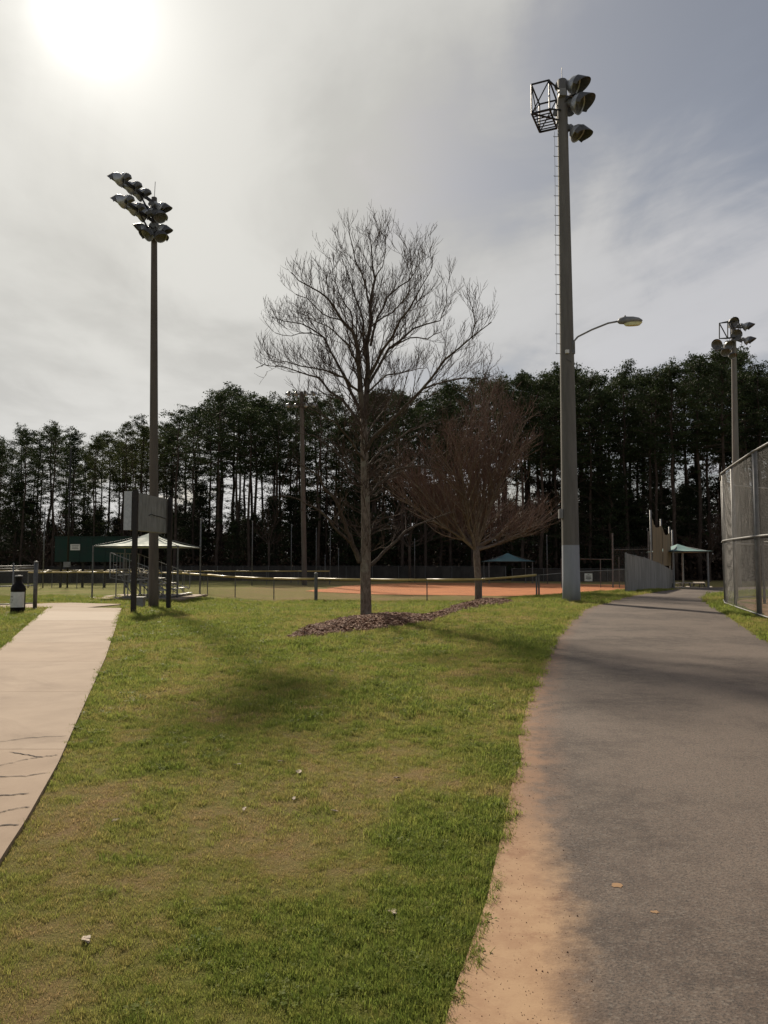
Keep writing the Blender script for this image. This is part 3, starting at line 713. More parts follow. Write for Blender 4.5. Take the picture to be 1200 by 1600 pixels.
spot(965,1389,.036,'pale sand smear on the asphalt'); spot(1023,1431,.020,'tiny pale sand smear on the asphalt')

# ------------------------------------------------------------------ fences
def wires(mb, A, B, h, pitch=.075, r=.0024, t0=0.03):
    """chain link as crossing diagonal wires between bottom points A and B"""
    A = Vector(A); B = Vector(B); L = (B-A).length; d = (B-A)/L; up = Vector((0,0,1)); nrm = d.cross(up).normalized()
    for sg in (1, -1):
        s = -h
        while s < L+h:
            # wire from (s, 0) to (s+sg*h, h)
            pa, pb = (s, 0.), (s+sg*h, h)
            t_lo, t_hi = 0., 1.
            dx = pb[0]-pa[0]
            ta, tb = (0-pa[0])/dx, (L-pa[0])/dx
            lo, hi = min(ta, tb), max(ta, tb); t_lo, t_hi = max(0, lo), min(1, hi)
            if t_hi-t_lo > .01:
                q0 = A+d*(pa[0]+dx*t_lo)+up*(h*t_lo+t0*0); q1 = A+d*(pa[0]+dx*t_hi)+up*(h*t_hi)
                o = nrm*(r*.8*sg)
                w = (q1-q0).normalized(); sd = w.cross(nrm).normalized()*r
                vs = [q0+o+sd, q0+o-sd, q0+o+nrm*r, q1+o+sd, q1+o-sd, q1+o+nrm*r]
                mb.add(vs, [(0,1,4,3),(1,2,5,4),(2,0,3,5)])
            s += pitch
def fence(name, label, cat, pts, h, spacing, post_r=.03, rail_r=.021, mesh=True, cap=None, mats=('galv_dark','galv_dark','wire'), mid=False, bottom=False, pitch=.085, wr=.0024, screen=None, post_h=None, big=()):
    """pts: list of (x, y) or (x, y, z)"""
    P = [Vector((p[0], p[1], p[2] if len(p) > 2 else g(p[0], p[1]))) for p in pts]
    root = thing(name, label, cat, P[0])
    nodes = []
    for a, b in zip(P[:-1], P[1:]):
        n = max(1, round((b-a).length/spacing))
        for k in range(n):
            q = a.lerp(b, k/n)
            if len(pts[0]) == 2: q.z = g(q.x, q.y)
            nodes.append(q)
    nodes.append(P[-1])
    for i, q in enumerate(nodes):
        rr = post_r*(1.6 if i in (0, len(nodes)-1) or i in big else 1)
        mb = MB(); mb.tube([q-Vector((0,0,.1)), q+Vector((0,0,(post_h or h)+.04))], rr, 8)
        mb.build('post', M[mats[0]], root, smooth=False)
    up = Vector((0,0,h))
    mb = MB(); mb.tube([q+up for q in nodes], rail_r, 6); mb.build('top_rail', M[mats[1]], root, smooth=True)
    if mid: mb = MB(); mb.tube([q+up*mid for q in nodes], rail_r, 6); mb.build('middle_rail', M[mats[1]], root, smooth=True)
    if bottom: mb = MB(); mb.tube([q+Vector((0,0,.06)) for q in nodes], rail_r, 6); mb.build('bottom_rail', M[mats[1]], root, smooth=True)
    if mesh:
        mb = MB()
        for a, b in zip(nodes[:-1], nodes[1:]): wires(mb, a, b, h, pitch, wr)
        tag(mb.build('chain_link', M[mats[2]], root), kind='stuff')
    if cap:
        a0, b0 = cap
        for i, (a, b) in enumerate(zip(nodes[:-1], nodes[1:])):
            if a0 <= i/(len(nodes)-1) < b0:
                mb = MB(); mb.tube([a+up+Vector((0,0,.02)), a.lerp(b, .5)+up+Vector((0,0,.005)), b+up+Vector((0,0,.02))], .058, 8); mb.build('yellow_cap', M['yellow'], root, smooth=True)
    if screen:
        for a, b in zip(nodes[:-1], nodes[1:]):
            mb = MB(); d = (b-a).normalized(); nr = d.cross(Vector((0,0,1)))*.03; n = 6; vs = []
            for k in range(n+1):
                q = a.lerp(b, .01+.98*k/n); o = nr*(1+.5*math.sin(k*2.1))
                vs += [q-o+Vector((0,0,.08)), q-o+Vector((0,0,h-.05-.03*math.sin(math.pi*k/n)))]
            mb.add(vs, [(2*k, 2*k+2, 2*k+3, 2*k+1) for k in range(n)]); mb.build('windscreen', M[screen], root)
    return root
def X(px, D): return ray(px, 880)[0]*D
fence('chain_link_fence', 'long low chain link fence with yellow cap in front of the infield', 'fence', [(X(45,60),60),(X(250,53),53),(X(368,46),46),(X(493,43),43),(X(667,41.5),41.5),(X(838,41),41)], 1.18, 2.9, cap=(0, 1.01), mats=('galv_dark','galv','wire'))
fence('chain_link_fence', 'plain low grey-railed fence sloping up behind the big light pole', 'fence', [(X(838,41)+.12,41),(X(905,40.6),40.6),(X(977,39.6),39.6)], 1.18, 2.6, mats=('galv_dark','galv','wire'))
fence('chain_link_fence', 'short far fence with orange-yellow cap seen left of the centre tree', 'fence', [(X(270,76),76),(X(515,76),76)], 1.3, 3.4, cap=(0,1.01), mesh=True, pitch=.12, wr=.004, mats=('galv_dark','galv','wire'))
fence('chain_link_fence', 'farthest chain link fence with dark screen along the foot of the wood', 'fence', [(X(20,93),93),(X(340,93),93),(X(790,90),90)], 1.75, 3.0, mesh=False, screen='dark_screen', mats=('galv_dark','galv_dark','wire'))
fence('chain_link_fence', 'dark screened fence beyond the infield on the right', 'fence', [(X(800,86),86),(X(1000,84),84)], 1.5, 3.2, mesh=False, screen='dark_screen', mats=('galv_dark','galv_dark','wire'))
fence('chain_link_fence', 'low dark screened fence behind the green board on the left', 'fence', [(X(-60,78),78),(X(250,78),78)], 1.35, 3.2, mesh=False, screen='dark_screen', cap=(0,1.01), mats=('galv_dark','galv','wire'))
# corner post of the fence
cpz = g(X(494,42.6), 42.6); pp = thing('fence_post', 'thick taller grey fence post left of the centre tree', 'fence post', (X(494,42.6), 42.6, cpz))
mb = MB(); mb.tube([(X(494,42.6),42.6,cpz-.1),(X(494,42.6),42.6,cpz+1.48)], .095, 12); mb.build('post', M['galv_dark'], pp); mb = MB(); mb.lathe([(.10,0),(.10,.04),(.05,.09),(0,.10)], (X(494,42.6),42.6,cpz+1.47), 12); mb.build('post_cap', M['galv'], pp)
# netting poles ------------------------------------------------------------------
def net_pole(px, ytop, D, label, r=.05, mat='galv_dark'):
    x = X(px, D); z0 = g(x, D); zt = at(px, ytop, D).z; t = thing('netting_pole', label, 'pole', (x, D, z0), 'slim netting poles along the ballfield')
    mb = MB(); mb.tube([(x, D, z0-.2), (x, D, zt)], [r, r*.8], 10); mb.build('shaft', M[mat], t, smooth=True)
    mb = MB(); mb.lathe([(r*.85,0),(r*1.1,.02),(r*1.1,.08),(0,.13)], (x, D, zt-.02), 8); mb.build('pole_cap', M['galv'], t)
    return t
for a in ((68,795,60,'slim pole farthest left, left of the dark green board'),(313,812,47,'slim pole at the right corner of the pale canopy'),(394,815,72,'slim pole left of the middle light pole'),
          (455,820,82,'slim pole directly left of the middle light pole'),(494,826,82,'slim pole directly right of the middle light pole'),(516,832,86,'shorter slim pole between middle light pole and centre tree'),
          (648,843,84,'slim pole between the two bare trees'),(855,837,78,'slim pole between the reddish tree and the big light pole')):
    net_pole(*a)
t = net_pole(106,700,62,'tall slim dark pole in front of the dark green board', .07, 'bronze')
x = X(106,62); mb = MB(); mb.box((x, 61.85, at(106,882,62).z), (.5,.2,.42)); mb.build('switch_box', M['galv'], t)
for x_, yt in ((529,858),(508,868)): net_pole(x_, yt, 88, 'short dark pole beside the far fence', .05)

# ------------------------------------------------------------------ big floodlight parts (shared meshes)
def flood_meshes():
    mb = MB(); mb.lathe([(0,-.30),(.10,-.30),(.13,-.26),(.13,-.10),(.20,-.05),(.30,.06),(.355,.20),(.365,.24),(.35,.24),(.33,.19),(.0,.10)], n=20); body = mb.mesh('floodlight', M['alum'], smooth=True)
    mb = MB(); n = 16; vs = []; fs = []      # visor: half drum that covers the upper side
    for k in range(n+1):
        t = math.radians(-15+210*k/n); r = .372; ext = .16+.26*max(0, math.sin(t))
        for rr in (r, r-.012):
            vs += [(rr*math.cos(t), rr*math.sin(t), .22), (rr*1.02*math.cos(t), rr*1.02*math.sin(t), .24+ext)]
    for k in range(n):
        a = 4*k; b = a+4; fs += [(a,a+1,b+1,b), (a+2,b+2,b+3,a+3), (a+1,a+3,b+3,b+1), (a,b,b+2,a+2)]
    mb.add(vs, fs); visor = mb.mesh('visor', M['lamp_dark'])
    mb = MB(); mb.box((0,-.17,-.36), (.24,.20,.30)); mb.box((0,-.02,-.34),(.08,.16,.10)); mb.tube([(0,0,-.30),(0,-.30,-.14),(0,-.42,-.10)], .028, 8); bal = mb.mesh('ballast_box', M['galv_dark'])
    mb = MB(); mb.lathe([(0,.12),(.33,.205)], n=20); lens = mb.mesh('lens', M['lens_dark'] if 'lens_dark' in M else M['lamp_dark'])
    return body, visor, bal, lens
M['lens_dark'] = simple('dark_lens_glass', (.10,.10,.10), (.07,.07,.07), 5, .3, spec=.5)
FB, FV, FBAL, FL = flood_meshes()
def flood(parent, wpos, aim, s=1.0):
    """floodlight part at a world position, aimed along aim"""
    z = Vector(aim).normalized(); x = Vector((0,0,1)).cross(z).normalized(); y_ = z.cross(x)
    R = Matrix((x, y_, z)).transposed().to_euler()
    o = place('floodlight', FB, parent, Vector(wpos)-wloc(parent), R); o.scale = (s, s, s)
    for nm, me_ in (('visor', FV), ('ballast_box', FBAL), ('lens', FL)): place(nm, me_, o, (0,0,0))
    return o
def light_pole(px_base, py_base, D, px_top, py_top, r0, r1, mat, label, name='floodlight_pole'):
    u, w = ray(px_base, py_base); b = Vector((u*D, D, 0)); b.z = g(b.x, D)
    tp = at(px_top, py_top, D); root = thing(name, label, 'light pole', b, 'floodlight poles around the ballfields')
    mb = MB(); n = 24; pts_ = [b.lerp(tp, k/n) for k in range(n+1)]; pts_[0] = b-Vector((0,0,.3))
    mb.tube(pts_, [r0+(r1-r0)*k/n for k in range(n+1)], 14); mb.build('pole', mat, root, smooth=True)
    return root, b, tp
# big pole on the right
rp = light_pole(893, 940, 29.0, 878, 126, .335, .185, M['pole_grey'], 'biggest concrete floodlight pole beside the asphalt path, with blue-grey painted base'); root, b, tp = rp
D = 29.0
def on_pole(y_): return at(893+(878-893)*(940-y_)/814, y_, D)
for (x_, y_, dd, aim, s) in ((897,133,.0,(.75,-.35,-.42),1.0),(903,162,-.2,(.80,-.5,-.42),1.05),(889,168,.35,(.45,-.8,-.35),1.0),(903,205,.0,(.62,-.30,-.72),.95)):
    flood(root, at(x_-6, y_-1, D+dd), aim, s*1.05)
for (ya, xa) in ((134,892),(163,894),(200,899)):
    mb = MB(); mb.tube([on_pole(ya+2), at(xa-2, ya, D)], .05, 8); mb.build('lamp_bracket', M['galv_dark'], root)
mb = MB(); mb.box(at(876,151,D)+Vector((0,-.24,0)), (.26,.2,.28)); mb.build('junction_box', M['box_grey'], root)
mb = MB(); mb.tube([tp-Vector((0,0,.2)), tp+Vector((0,0,.55))], .012, 6); mb.build('lightning_rod', M['galv_dark'], root)
# service cage
cg = MB(); cx = on_pole(165); z0 = at(870,186,D).z; z1 = at(870,148,D).z; w_ = 1.0
R = Matrix.Rotation(math.radians(-24), 3, 'Z')
def C_(u, v, z): return Vector((cx.x, cx.y, 0))+R@Vector((u, v, 0))+Vector((0,0,z))
ua, ub, va, vb = -1.02, -.33, -.85, .55; zm = z0+.0
for (u, v) in ((ua,va),(ua,vb),(ub,va),(ub,vb)): cg.beam(C_(u,v,z0), C_(u,v,z1+.18), .05, .05)
for z in (z0, (z0+z1)/2, z1+.18):
    for a, b_ in (((ua,va),(ua,vb)),((ua,vb),(ub,vb)),((ub,vb),(ub,va)),((ub,va),(ua,va))):
        if z > z1: cg.beam(C_(*a,z), C_(*b_,z), .05, .05)
        elif z == z0: cg.beam(C_(*a,z), C_(*b_,z), .06, .06)
for a, b_ in (((ua,va),(ua,vb)),((ua,va),(ub,va)),((ua,vb),(ub,vb))):
    cg.beam(C_(*a,z0), C_(*b_,z1+.18), .035, .035)
cg.beam(C_(ua,vb,z0), C_(ua,va,z1+.18), .035, .035)
cg.beam(C_(ua,va,z0), C_(0,-.05,z0-.1), .05,.05); cg.beam(C_(ub,va,z0+.02), C_(0,-.1,z0+.3), .05,.05); cg.beam(C_(ub,vb,z1), C_(0,.1,z1-.25), .05,.05); cg.beam(C_(ub,va,z1+.15), C_(0,0,z1+.1), .05,.05)
cage = cg.build('service_cage', M['dark_metal'], root)
for k in range(7):
    m2 = MB(); v = va+(vb-va)*(k+.5)/7; m2.beam(C_(ua+.03,v,z0+.035), C_(ub-.03,v,z0+.035), .04, .03); m2.build('floor_bar', M['dark_metal'], cage)
# safety cable with climbing pegs
c0 = at(870.5,208,D); c1 = at(870.8,500,D)
mb = MB(); pl = []
for y_ in range(206, 562, 12):
    p = on_pole(y_); rr = .335+(.185-.335)*(940-y_)/814; pl.append(p+Vector((-rr-.13, -.02, 0)))
mb.tube(pl, .007, 5); mb.build('safety_cable', M['galv_dark'], root)
k = 0
for y_ in np.arange(214, 560, 15.4):
    p = on_pole(y_); rr = .335+(.185-.335)*(940-y_)/814; m2 = MB(); s_ = 1 if k % 2 == 0 else .55
    m2.tube([p+Vector((-rr*.8,-.02,0)), p+Vector((-rr-.17*s_,-.02,0)), p+Vector((-rr-.17*s_,-.02,.035))], .012, 6); m2.build('climbing_peg', M['galv_dark'], root); k += 1
# street lamp arm and head
p0 = on_pole(533)+Vector((.22,-.12,0)); arm = [at(896,545,D-.2), at(897,533,D-.2), at(903,526,D-.2), at(925,515,D-.3), at(950,505,D-.4), at(966,502,D-.5)]
mb = MB(); mb.tube(arm, .035, 8); mb.build('lamp_arm', M['galv'], root, smooth=True)
mb = MB(); mb.box(at(895.5,543,D-.15), (.12,.14,.50)); mb.tube([at(896,556,D-.15), at(893,566,D-.25), at(884,560,D-.33)], .01, 5); mb.build('arm_bracket', M['galv_dark'], root)
ha = at(965,503,D-.5); hb = at(1004,501,D-.75); d = (hb-ha).normalized(); sd = d.cross(Vector((0,0,1))).normalized(); upv = sd.cross(d)
hd = MB(); secs = [(0,.06,.06,.05),(.08,.12,.15,.12),(.3,.17,.19,.15),(.62,.21,.17,.13),(.85,.17,.12,.10),(.97,.07,.05,.05),(1.0,.02,.02,.02)]; nv = 14; vs = []
for t_, w2, hu, hdn in secs:
    c = ha.lerp(hb, t_)
    for k in range(nv):
        a = 6.283*k/nv; ca, sa_ = math.cos(a), math.sin(a); vs.append(c+sd*(w2*ca)+upv*((hu if sa_ > 0 else hdn*.7)*sa_))
fs = [(i*nv+k, i*nv+(k+1) % nv, (i+1)*nv+(k+1) % nv, (i+1)*nv+k) for i in range(len(secs)-1) for k in range(nv)]+[tuple(range(nv-1,-1,-1)), tuple((len(secs)-1)*nv+k for k in range(nv))]
hd.add(vs, fs); head = hd.build('street_lamp_head', M['box_grey'], root, smooth=True)
lm = MB(); n = 12; vs = []
for z_, q in ((-.06,1),(-.17,.72)):
    for k in range(n):
        a = 6.283*k/n; c = ha.lerp(hb, .60); vs.append(c+d*(.36*q*math.cos(a))+sd*(.155*q*math.sin(a))+upv*z_)
lm.add(vs, [(k,(k+1)%n,n+(k+1)%n,n+k) for k in range(n)]+[tuple(range(n,2*n))]); lm.build('lamp_lens', M['lens'], head)
mb = MB(); mb.lathe([(.035,0),(.035,.08),(.015,.11),(0,.11)], ha.lerp(hb,.30)+upv*.13, 8); mb.build('photocell', M['dark_metal'], head)
mb = MB(); mb.box(at(883,553,D)+Vector((0,-.33,0)), (.12,.10,.13), .2); mb.build('small_white_sensor', M['white_sign'], root)
mb = MB(); mb.box(at(875.5,803,D)+Vector((0,-.05,0)), (.14,.2,.34)); mb.beam(at(876,796,D), at(882,796,D), .05,.05); mb.build('meter_box', M['box_grey'], root)
mb = MB(); mb.box(b+Vector((0,0,.02)), (.01,.01,.01)); 

# left pole
root, b, tp = light_pole(240, 947, 31.5, 241, 309, .205, .115, M['pole_brown'], 'tall thin brown floodlight pole rising behind the grey board, lamps out to the left'); D = 31.5
av = Vector((-.78,-2.45,0)).normalized()
for ya, L0, L1, spots in ((318,2.1,.25,(2.05,1.35,.72)), (347,1.95,.25,(1.85,1.15,.55))):
    c = at(241, ya, D); mb = MB(); mb.beam(c-av*L1, c+av*L0, .10, .10); mb.build('crossarm', M['bronze'], root)
    for s_ in spots: flood(root, c+av*s_+Vector((-.12,0,.12)), (-.9,.30,-.32), .80)
    mb = MB(); mb.beam(c-Vector((0,0,.75)), c+av*1.1, .05, .05); mb.build('arm_brace', M['bronze'], root)
for x_, y_, aim in ((231,328,(-.9,-.1,-.1)),(248,322,(.8,.25,-.5)),(249,337,(.4,-.6,-.6)),(228,358,(-.9,-.1,-.2)),(249,356,(.8,.25,-.55)),(236,366,(-.5,-.7,-.5)),(249,367,(.5,-.5,-.7))):
    flood(root, at(x_, y_, D-.2), aim, .74)
for ya in (330, 360):
    c = at(241, ya, D); mb = MB(); mb.beam(c-Vector((.42,0,0)), c+Vector((.42,0,0)), .08, .08); mb.build('crossarm', M['bronze'], root)
mb = MB(); mb.tube([tp-Vector((0,0,.2)), tp+Vector((.03,0,.7))], .012, 6); mb.build('lightning_rod', M['galv_dark'], root)

# middle far pole
root, b, tp = light_pole(476, 905, 74, 471, 612, .26, .19, M['pole_brown'], 'distant grey floodlight pole in front of the wood, left of the centre tree'); D = 74
for y_ in (616, 634):
    c = at(471, y_, D); mb = MB(); mb.beam(c-Vector((1.4,0,0)), c+Vector((1.4,0,0)), .1,.1); mb.build('crossarm', M['galv_dark'], root)
    for k in (-1.25,-.5,.4,1.2): flood(root, c+Vector((k,-.1,.1)), (k*.3,.7,-.5), .7)
# right far pole
root, b, tp = light_pole(1152, 905, 56, 1146, 506, .30, .165, M['pole_far'], 'pale floodlight pole rising behind the chain link backstop at the right'); D = 56
for x_, y_, aim, s in ((1144,505,(-.1,-1,-.15),1.05),(1163,509,(.8,-.4,-.45),1.05),(1165,531,(.8,-.4,-.45),1.05),(1150,525,(-.3,-1,-.1),1.1),(1121,540,(-.5,-.9,-.1),1.1),(1133,549,(-.3,-.9,-.5),1.0),(1137,539,(0,-.9,-.3),1.0),(1143,555,(.0,-.9,-.5),.8)):
    flood(root, at(x_, y_, D-.2), aim, s*.92)
for x0_, x1_, y_ in ((1140,1164,512),(1118,1154,545),(1142,1165,532)):
    mb = MB(); mb.beam(at(x0_,y_,D), at(x1_,y_,D), .09,.09); mb.build('crossarm', M['galv_dark'], root)
cg = MB(); A = [at(1124,505,D-.6), at(1137,502,D+.4), at(1124,529,D-.6), at(1137,529,D+.4)]; B = [p+Vector((.72,-.25,0)) for p in A]
for P_ in (A, B):
    for i, j in ((0,1),(0,2),(1,3),(2,3),(0,3)): cg.beam(P_[i], P_[j], .06,.06)
for p, q in zip(A, B): cg.beam(p, q, .06, .06)
cg.build('service_cage', M['dark_metal'], root)
mb = MB(); mb.tube([tp, tp+Vector((0,0,.55))], .015, 6); mb.build('lightning_rod', M['galv_dark'], root)

# ------------------------------------------------------------------ board on two posts (left)
bl = Vector((-8.46, 26, 0)); br = Vector((-8.12, 29, 0)); bd = (br-bl).normalized(); bn = Vector((bd.y, -bd.x, 0))
root = thing('notice_board', 'thick grey weathered board on two dark posts, seen from behind', 'board', (bl.x, bl.y, g(bl.x, bl.y)))
off = -bn*.22; zt, zb = 4.03, 2.73
Mx = Matrix((bd, -bn, Vector((0,0,1)))).transposed()
mb = MB(); mb.box((bl+br)/2+off+Vector((0,0,(zt+zb)/2)), ((br-bl).length+.1, .26, zt-zb), M=Mx); bo = mb.build('board_box', M['board'], root)
mb = MB(); c = bl-bd*.056+off; mb.box(c+Vector((0,0,(zt+zb)/2)), (.02,.27,zt-zb+.02), M=Mx); mb.build('end_panel', M['alum'], root)
for q in (bl, br):
    mb = MB(); mb.box(q+bn*.03+Vector((0,0,2.0)), (.15,.15,4.15)); mb.build('post', M['bronze'], root)
cr = MB(); pts_ = [bl.lerp(br, t)+bn*(-.085)+Vector((0,0,z)) for t, z in ((.45,3.3),(.52,3.36),(.6,3.33),(.8,3.31),(.97,3.27))]
cr.tube(pts_, .018, 5); cr.build('split', M['dark_metal'], root)
# utility boxes at its foot
p = ground_at(219,949); root = thing('utility_box', 'small grey utility box on the ground between board post and light pole', 'utility box', p)
mb = MB(); mb.box(p+Vector((0,0,.20)), (.33,.3,.40)); mb.build('cabinet', M['box_grey'], root); mb = MB(); mb.box(p+Vector((0,0,.415)), (.38,.35,.03)); mb.build('lid', M['galv'], root)
mb = MB(); mb.box(p+Vector((.1,-.05,.01)), (1.0,.6,.04)); mb.build('concrete_pad', M['concrete'], root)

# ------------------------------------------------------------------ bleachers
D0 = 40.0; xb = X(172, D0); gb = g(xb, D0)-.0
root = thing('bleachers', 'aluminium bleachers with tall back railing under the pale canopy', 'bleachers', (xb, D0, gb))
Lp = 4.6; rows = 5; dz = .27
for r_ in range(rows):
    sx = xb+.25+.62*r_; sz = gb+.45+dz*(rows-1-r_)
    mb = MB(); mb.box((sx, D0+Lp/2, sz), (.25, Lp, .045)); mb.build('seat_plank', M['alum_plank'], root)
    mb = MB(); mb.box((sx+.30, D0+Lp/2, sz-.30 if sz-.30 > gb+.05 else gb+.12), (.26, Lp, .04)); mb.build('foot_plank', M['alum_plank'], root)
for k in range(4):
    yy = D0+.25+k*(Lp-.5)/3; mb = MB(); ztop = gb+.42+dz*(rows-1); xr = xb+.25+.62*(rows-1)
    mb.beam((xb+.2,yy,ztop-.02), (xr+.3,yy,gb+.38), .045, .05); mb.beam((xb+.1,yy,gb+.06), (xr+.5,yy,gb+.06), .05, .05)
    for r_ in range(rows):
        sx = xb+.25+.62*r_; sz = gb+.42+dz*(rows-1-r_); mb.beam((sx,yy,gb+.06), (sx,yy,sz), .045, .045)
    mb.beam((xb+.25,yy,ztop), (xb+1.2,yy,gb+.08), .04,.04); mb.beam((xb+1.49,yy,gb+.5+dz), (xb+2.4,yy,gb+.08), .04,.04)
    mb.build('truss_frame', M['galv'], root)
zr_ = at(172,864,D0).z
def railing(pa, pb, zlow_a, zlow_b, za, zb_, nb):
    mb = MB(); pa, pb = Vector(pa), Vector(pb); mb.tube([pa+Vector((0,0,za)), pb+Vector((0,0,zb_))], .025, 6); mb.tube([pa+Vector((0,0,zlow_a)), pb+Vector((0,0,zlow_b))], .02, 6)
    for k in range(nb+1):
        t_ = k/nb; q = pa.lerp(pb, t_); mb.tube([q+Vector((0,0,zlow_a+(zlow_b-zlow_a)*t_-.05)), q+Vector((0,0,za+(zb_-za)*t_))], .025 if k % 3 == 0 else .014, 6)
    mb.build('guard_rail', M['galv'], root)
railing((xb,D0,0),(xb,D0+Lp,0), gb+1.2, gb+1.2, zr_, zr_, 9)
for yy in (D0, D0+Lp): railing((xb+.02,yy,0),(xb+3.0,yy,0), gb+1.1, gb+.45, zr_, gb+1.25, 9)
mb = MB(); mb.box((xb+1.3, D0+2.3, gb-.02), (5.2, 6.0, .10)); pad = mb.build('pavement_pad', M['concrete'], smooth=False); tag(pad, 'thin concrete pad under the bleachers', None, None, 'structure')

# ------------------------------------------------------------------ canopies
def canopy(label, x0, x1, y0, y1, ze, zp, mat, pr=.06, ov=0.0, name='shade_canopy', pm='galv_dark', group=None):
    xc, yc = (x0+x1)/2, (y0+y1)/2; root = thing(name, label, 'shade canopy', (xc, yc, g(xc, yc)), group)
    n = 12; mb = MB(); cor = [(x0-ov,y0-ov),(x1+ov,y0-ov),(x1+ov,y1+ov),(x0-ov,y1+ov)]; ap = Vector((xc, yc, zp))
    rid = (x1-x0)*.06
    for s_ in range(4):
        a = Vector((*cor[s_], ze)); c = Vector((*cor[(s_+1) % 4], ze)); vs = []
        for i in range(n+1):
            for j in range(n+1):
                t_ = i/n; e = a.lerp(c, j/n); inward = (ap-e); inward.z = 0; q = e+inward*.03*math.sin(math.pi*j/n)
                p = q.lerp(ap, t_); p.z -= .22*(zp-ze)*math.sin(math.pi*t_)*(1-t_*.3); vs.append(p)
        top = len(vs); vs += [p-Vector((0,0,.012)) for p in vs]; W_ = n+1
        fs = [(i*W_+j, i*W_+j+1, (i+1)*W_+j+1, (i+1)*W_+j) for i in range(n) for j in range(n)]
        m2 = MB(); m2.add(vs, fs+[tuple(top+q for q in reversed(f)) for f in fs]); m2.build('roof_panel', mat, root, smooth=True)
    for (x_, y_) in ((x0,y0),(x1,y0),(x1,y1),(x0,y1)):
        m2 = MB(); m2.tube([(x_,y_,g(x_,y_)-.2),(x_,y_,ze+.02)], pr, 8); m2.tube([(x_,y_,ze+.0),(xc,yc,zp-.10)], pr*.5, 6); m2.build('post', M[pm], root)
        m3 = MB(); m3.box((x_,y_,g(x_,y_)+.02),(.3,.3,.05)); m3.build('base_plate', M[pm], root)
    m2 = MB()
    for i in range(4):
        p_, q_ = ((x0,y0),(x1,y0),(x1,y1),(x0,y1))[i], ((x0,y0),(x1,y0),(x1,y1),(x0,y1))[(i+1)%4]; m2.tube([(*p_,ze-.04),(*q_,ze-.04)], pr*.5, 6)
    m2.build('eave_frame', M[pm], root); return root
canopy('wide pale canopy on slim posts over the bleachers', X(145,40.6), X(313,45.6), 40.6, 45.6, at(145,853,41).z, at(230,833,43.5).z, M['canopy_white'], .045)
canopy('small teal hip canopy over picnic tables at the end of the path', X(1052,50), X(1106,50), 50, 54.2, at(1075,861,50).z, at(1075,850,52).z, M['canopy_teal'], .07, .25, pm='galv')
canopy('low blue-grey canopy behind the reddish tree beyond the infield', X(764,80), X(832,80), 80, 84, at(790,877,80).z, at(790,864,82).z, M['canopy_blue'], .06, .3)

# ------------------------------------------------------------------ picnic tables
def table(px, py, D, rz, label):
    p = at(px, py, D); p.z = g(p.x, p.y); root = thing('picnic_table', label, 'picnic table', p, 'picnic tables under the teal canopy')
    Rm = Matrix.Rotation(rz, 3, 'Z'); P_ = lambda x_, y_, z_: p+Rm@Vector((x_, y_, z_))
    for k in range(4): mb = MB(); mb.box(P_(0,(k-1.5)*.19,.75), (1.85,.175,.045), M=Rm); mb.build('top_plank', M['wood'], root)
    for s_ in (-1, 1): mb = MB(); mb.box(P_(0,s_*.72,.45), (1.85,.25,.045), M=Rm); mb.build('seat_plank', M['wood'], root)
    for s_ in (-1, 1):
        mb = MB(); mb.beam(P_(s_*.65,-.66,0), P_(s_*.65,-.25,.73), .05,.09); mb.beam(P_(s_*.65,.66,0), P_(s_*.65,.25,.73), .05,.09); mb.beam(P_(s_*.65,-.82,.41), P_(s_*.65,.82,.41), .05,.09); mb.build('leg_frame', M['galv_dark'], root)
    return root
table(1060,918,51,.25,'nearer picnic table under the teal canopy at its left side')
table(1079,915,52.6,-.2,'picnic table under the middle of the teal canopy')
table(1092,914,53.8,1.2,'picnic table turned sideways at the right under the teal canopy')

# ------------------------------------------------------------------ screened backstop of the left field
A_ = Vector((X(978,38.6),38.6,0)); B_ = Vector((X(1051,51.5),51.5,0))
root = thing('screened_fence', 'grey fabric-covered fence with tall tan screen at the bend of the path', 'fence', (A_.x, A_.y, g(A_.x, A_.y)))
nodes = [A_.lerp(B_, t_) for t_ in (0,.17,.33,.5,.62,.74,.86,1.0)]
for q in nodes: q.z = g(q.x, q.y)
hts = [1.95,1.85,1.75,1.62,1.6,1.6,1.6,1.6]
for i, q in enumerate(nodes):
    mb = MB(); px_, _ = proj(q.x, q.y, q.z); mb.tube([q-Vector((0,0,.1)), q+Vector((0,0,hts[i]+.05))], .05 if i == 0 else .035, 8); mb.build('post', M['galv'], root)
dd = (B_-A_).normalized(); nn = Vector((dd.y,-dd.x,0))
for i in range(len(nodes)-1):
    a, b_ = nodes[i], nodes[i+1]; m2 = MB(); n = 16; vs = []
    for k in range(n+1):
        t_ = k/n; q = a.lerp(b_, t_)+nn*(.045+.06*abs(math.sin(k*1.35+i))*math.sin(math.pi*t_)**.4); h_ = hts[i]+(hts[i+1]-hts[i])*t_; vs += [q+Vector((0,0,.03)), q+nn*.02+Vector((0,0,h_*.5)), q+Vector((0,0,h_-.06*math.sin(math.pi*t_)))]
    m2.add(vs, [(3*k+j, 3*k+3+j, 3*k+4+j, 3*k+1+j) for k in range(n) for j in (0, 1)]); m2.build('fabric_panel', M['grey_screen'], root, smooth=True)
m2 = MB(); m2.tube([q+Vector((0,0,h_)) for q, h_ in zip(nodes, hts)], .022, 6); m2.build('top_rail', M['galv'], root)
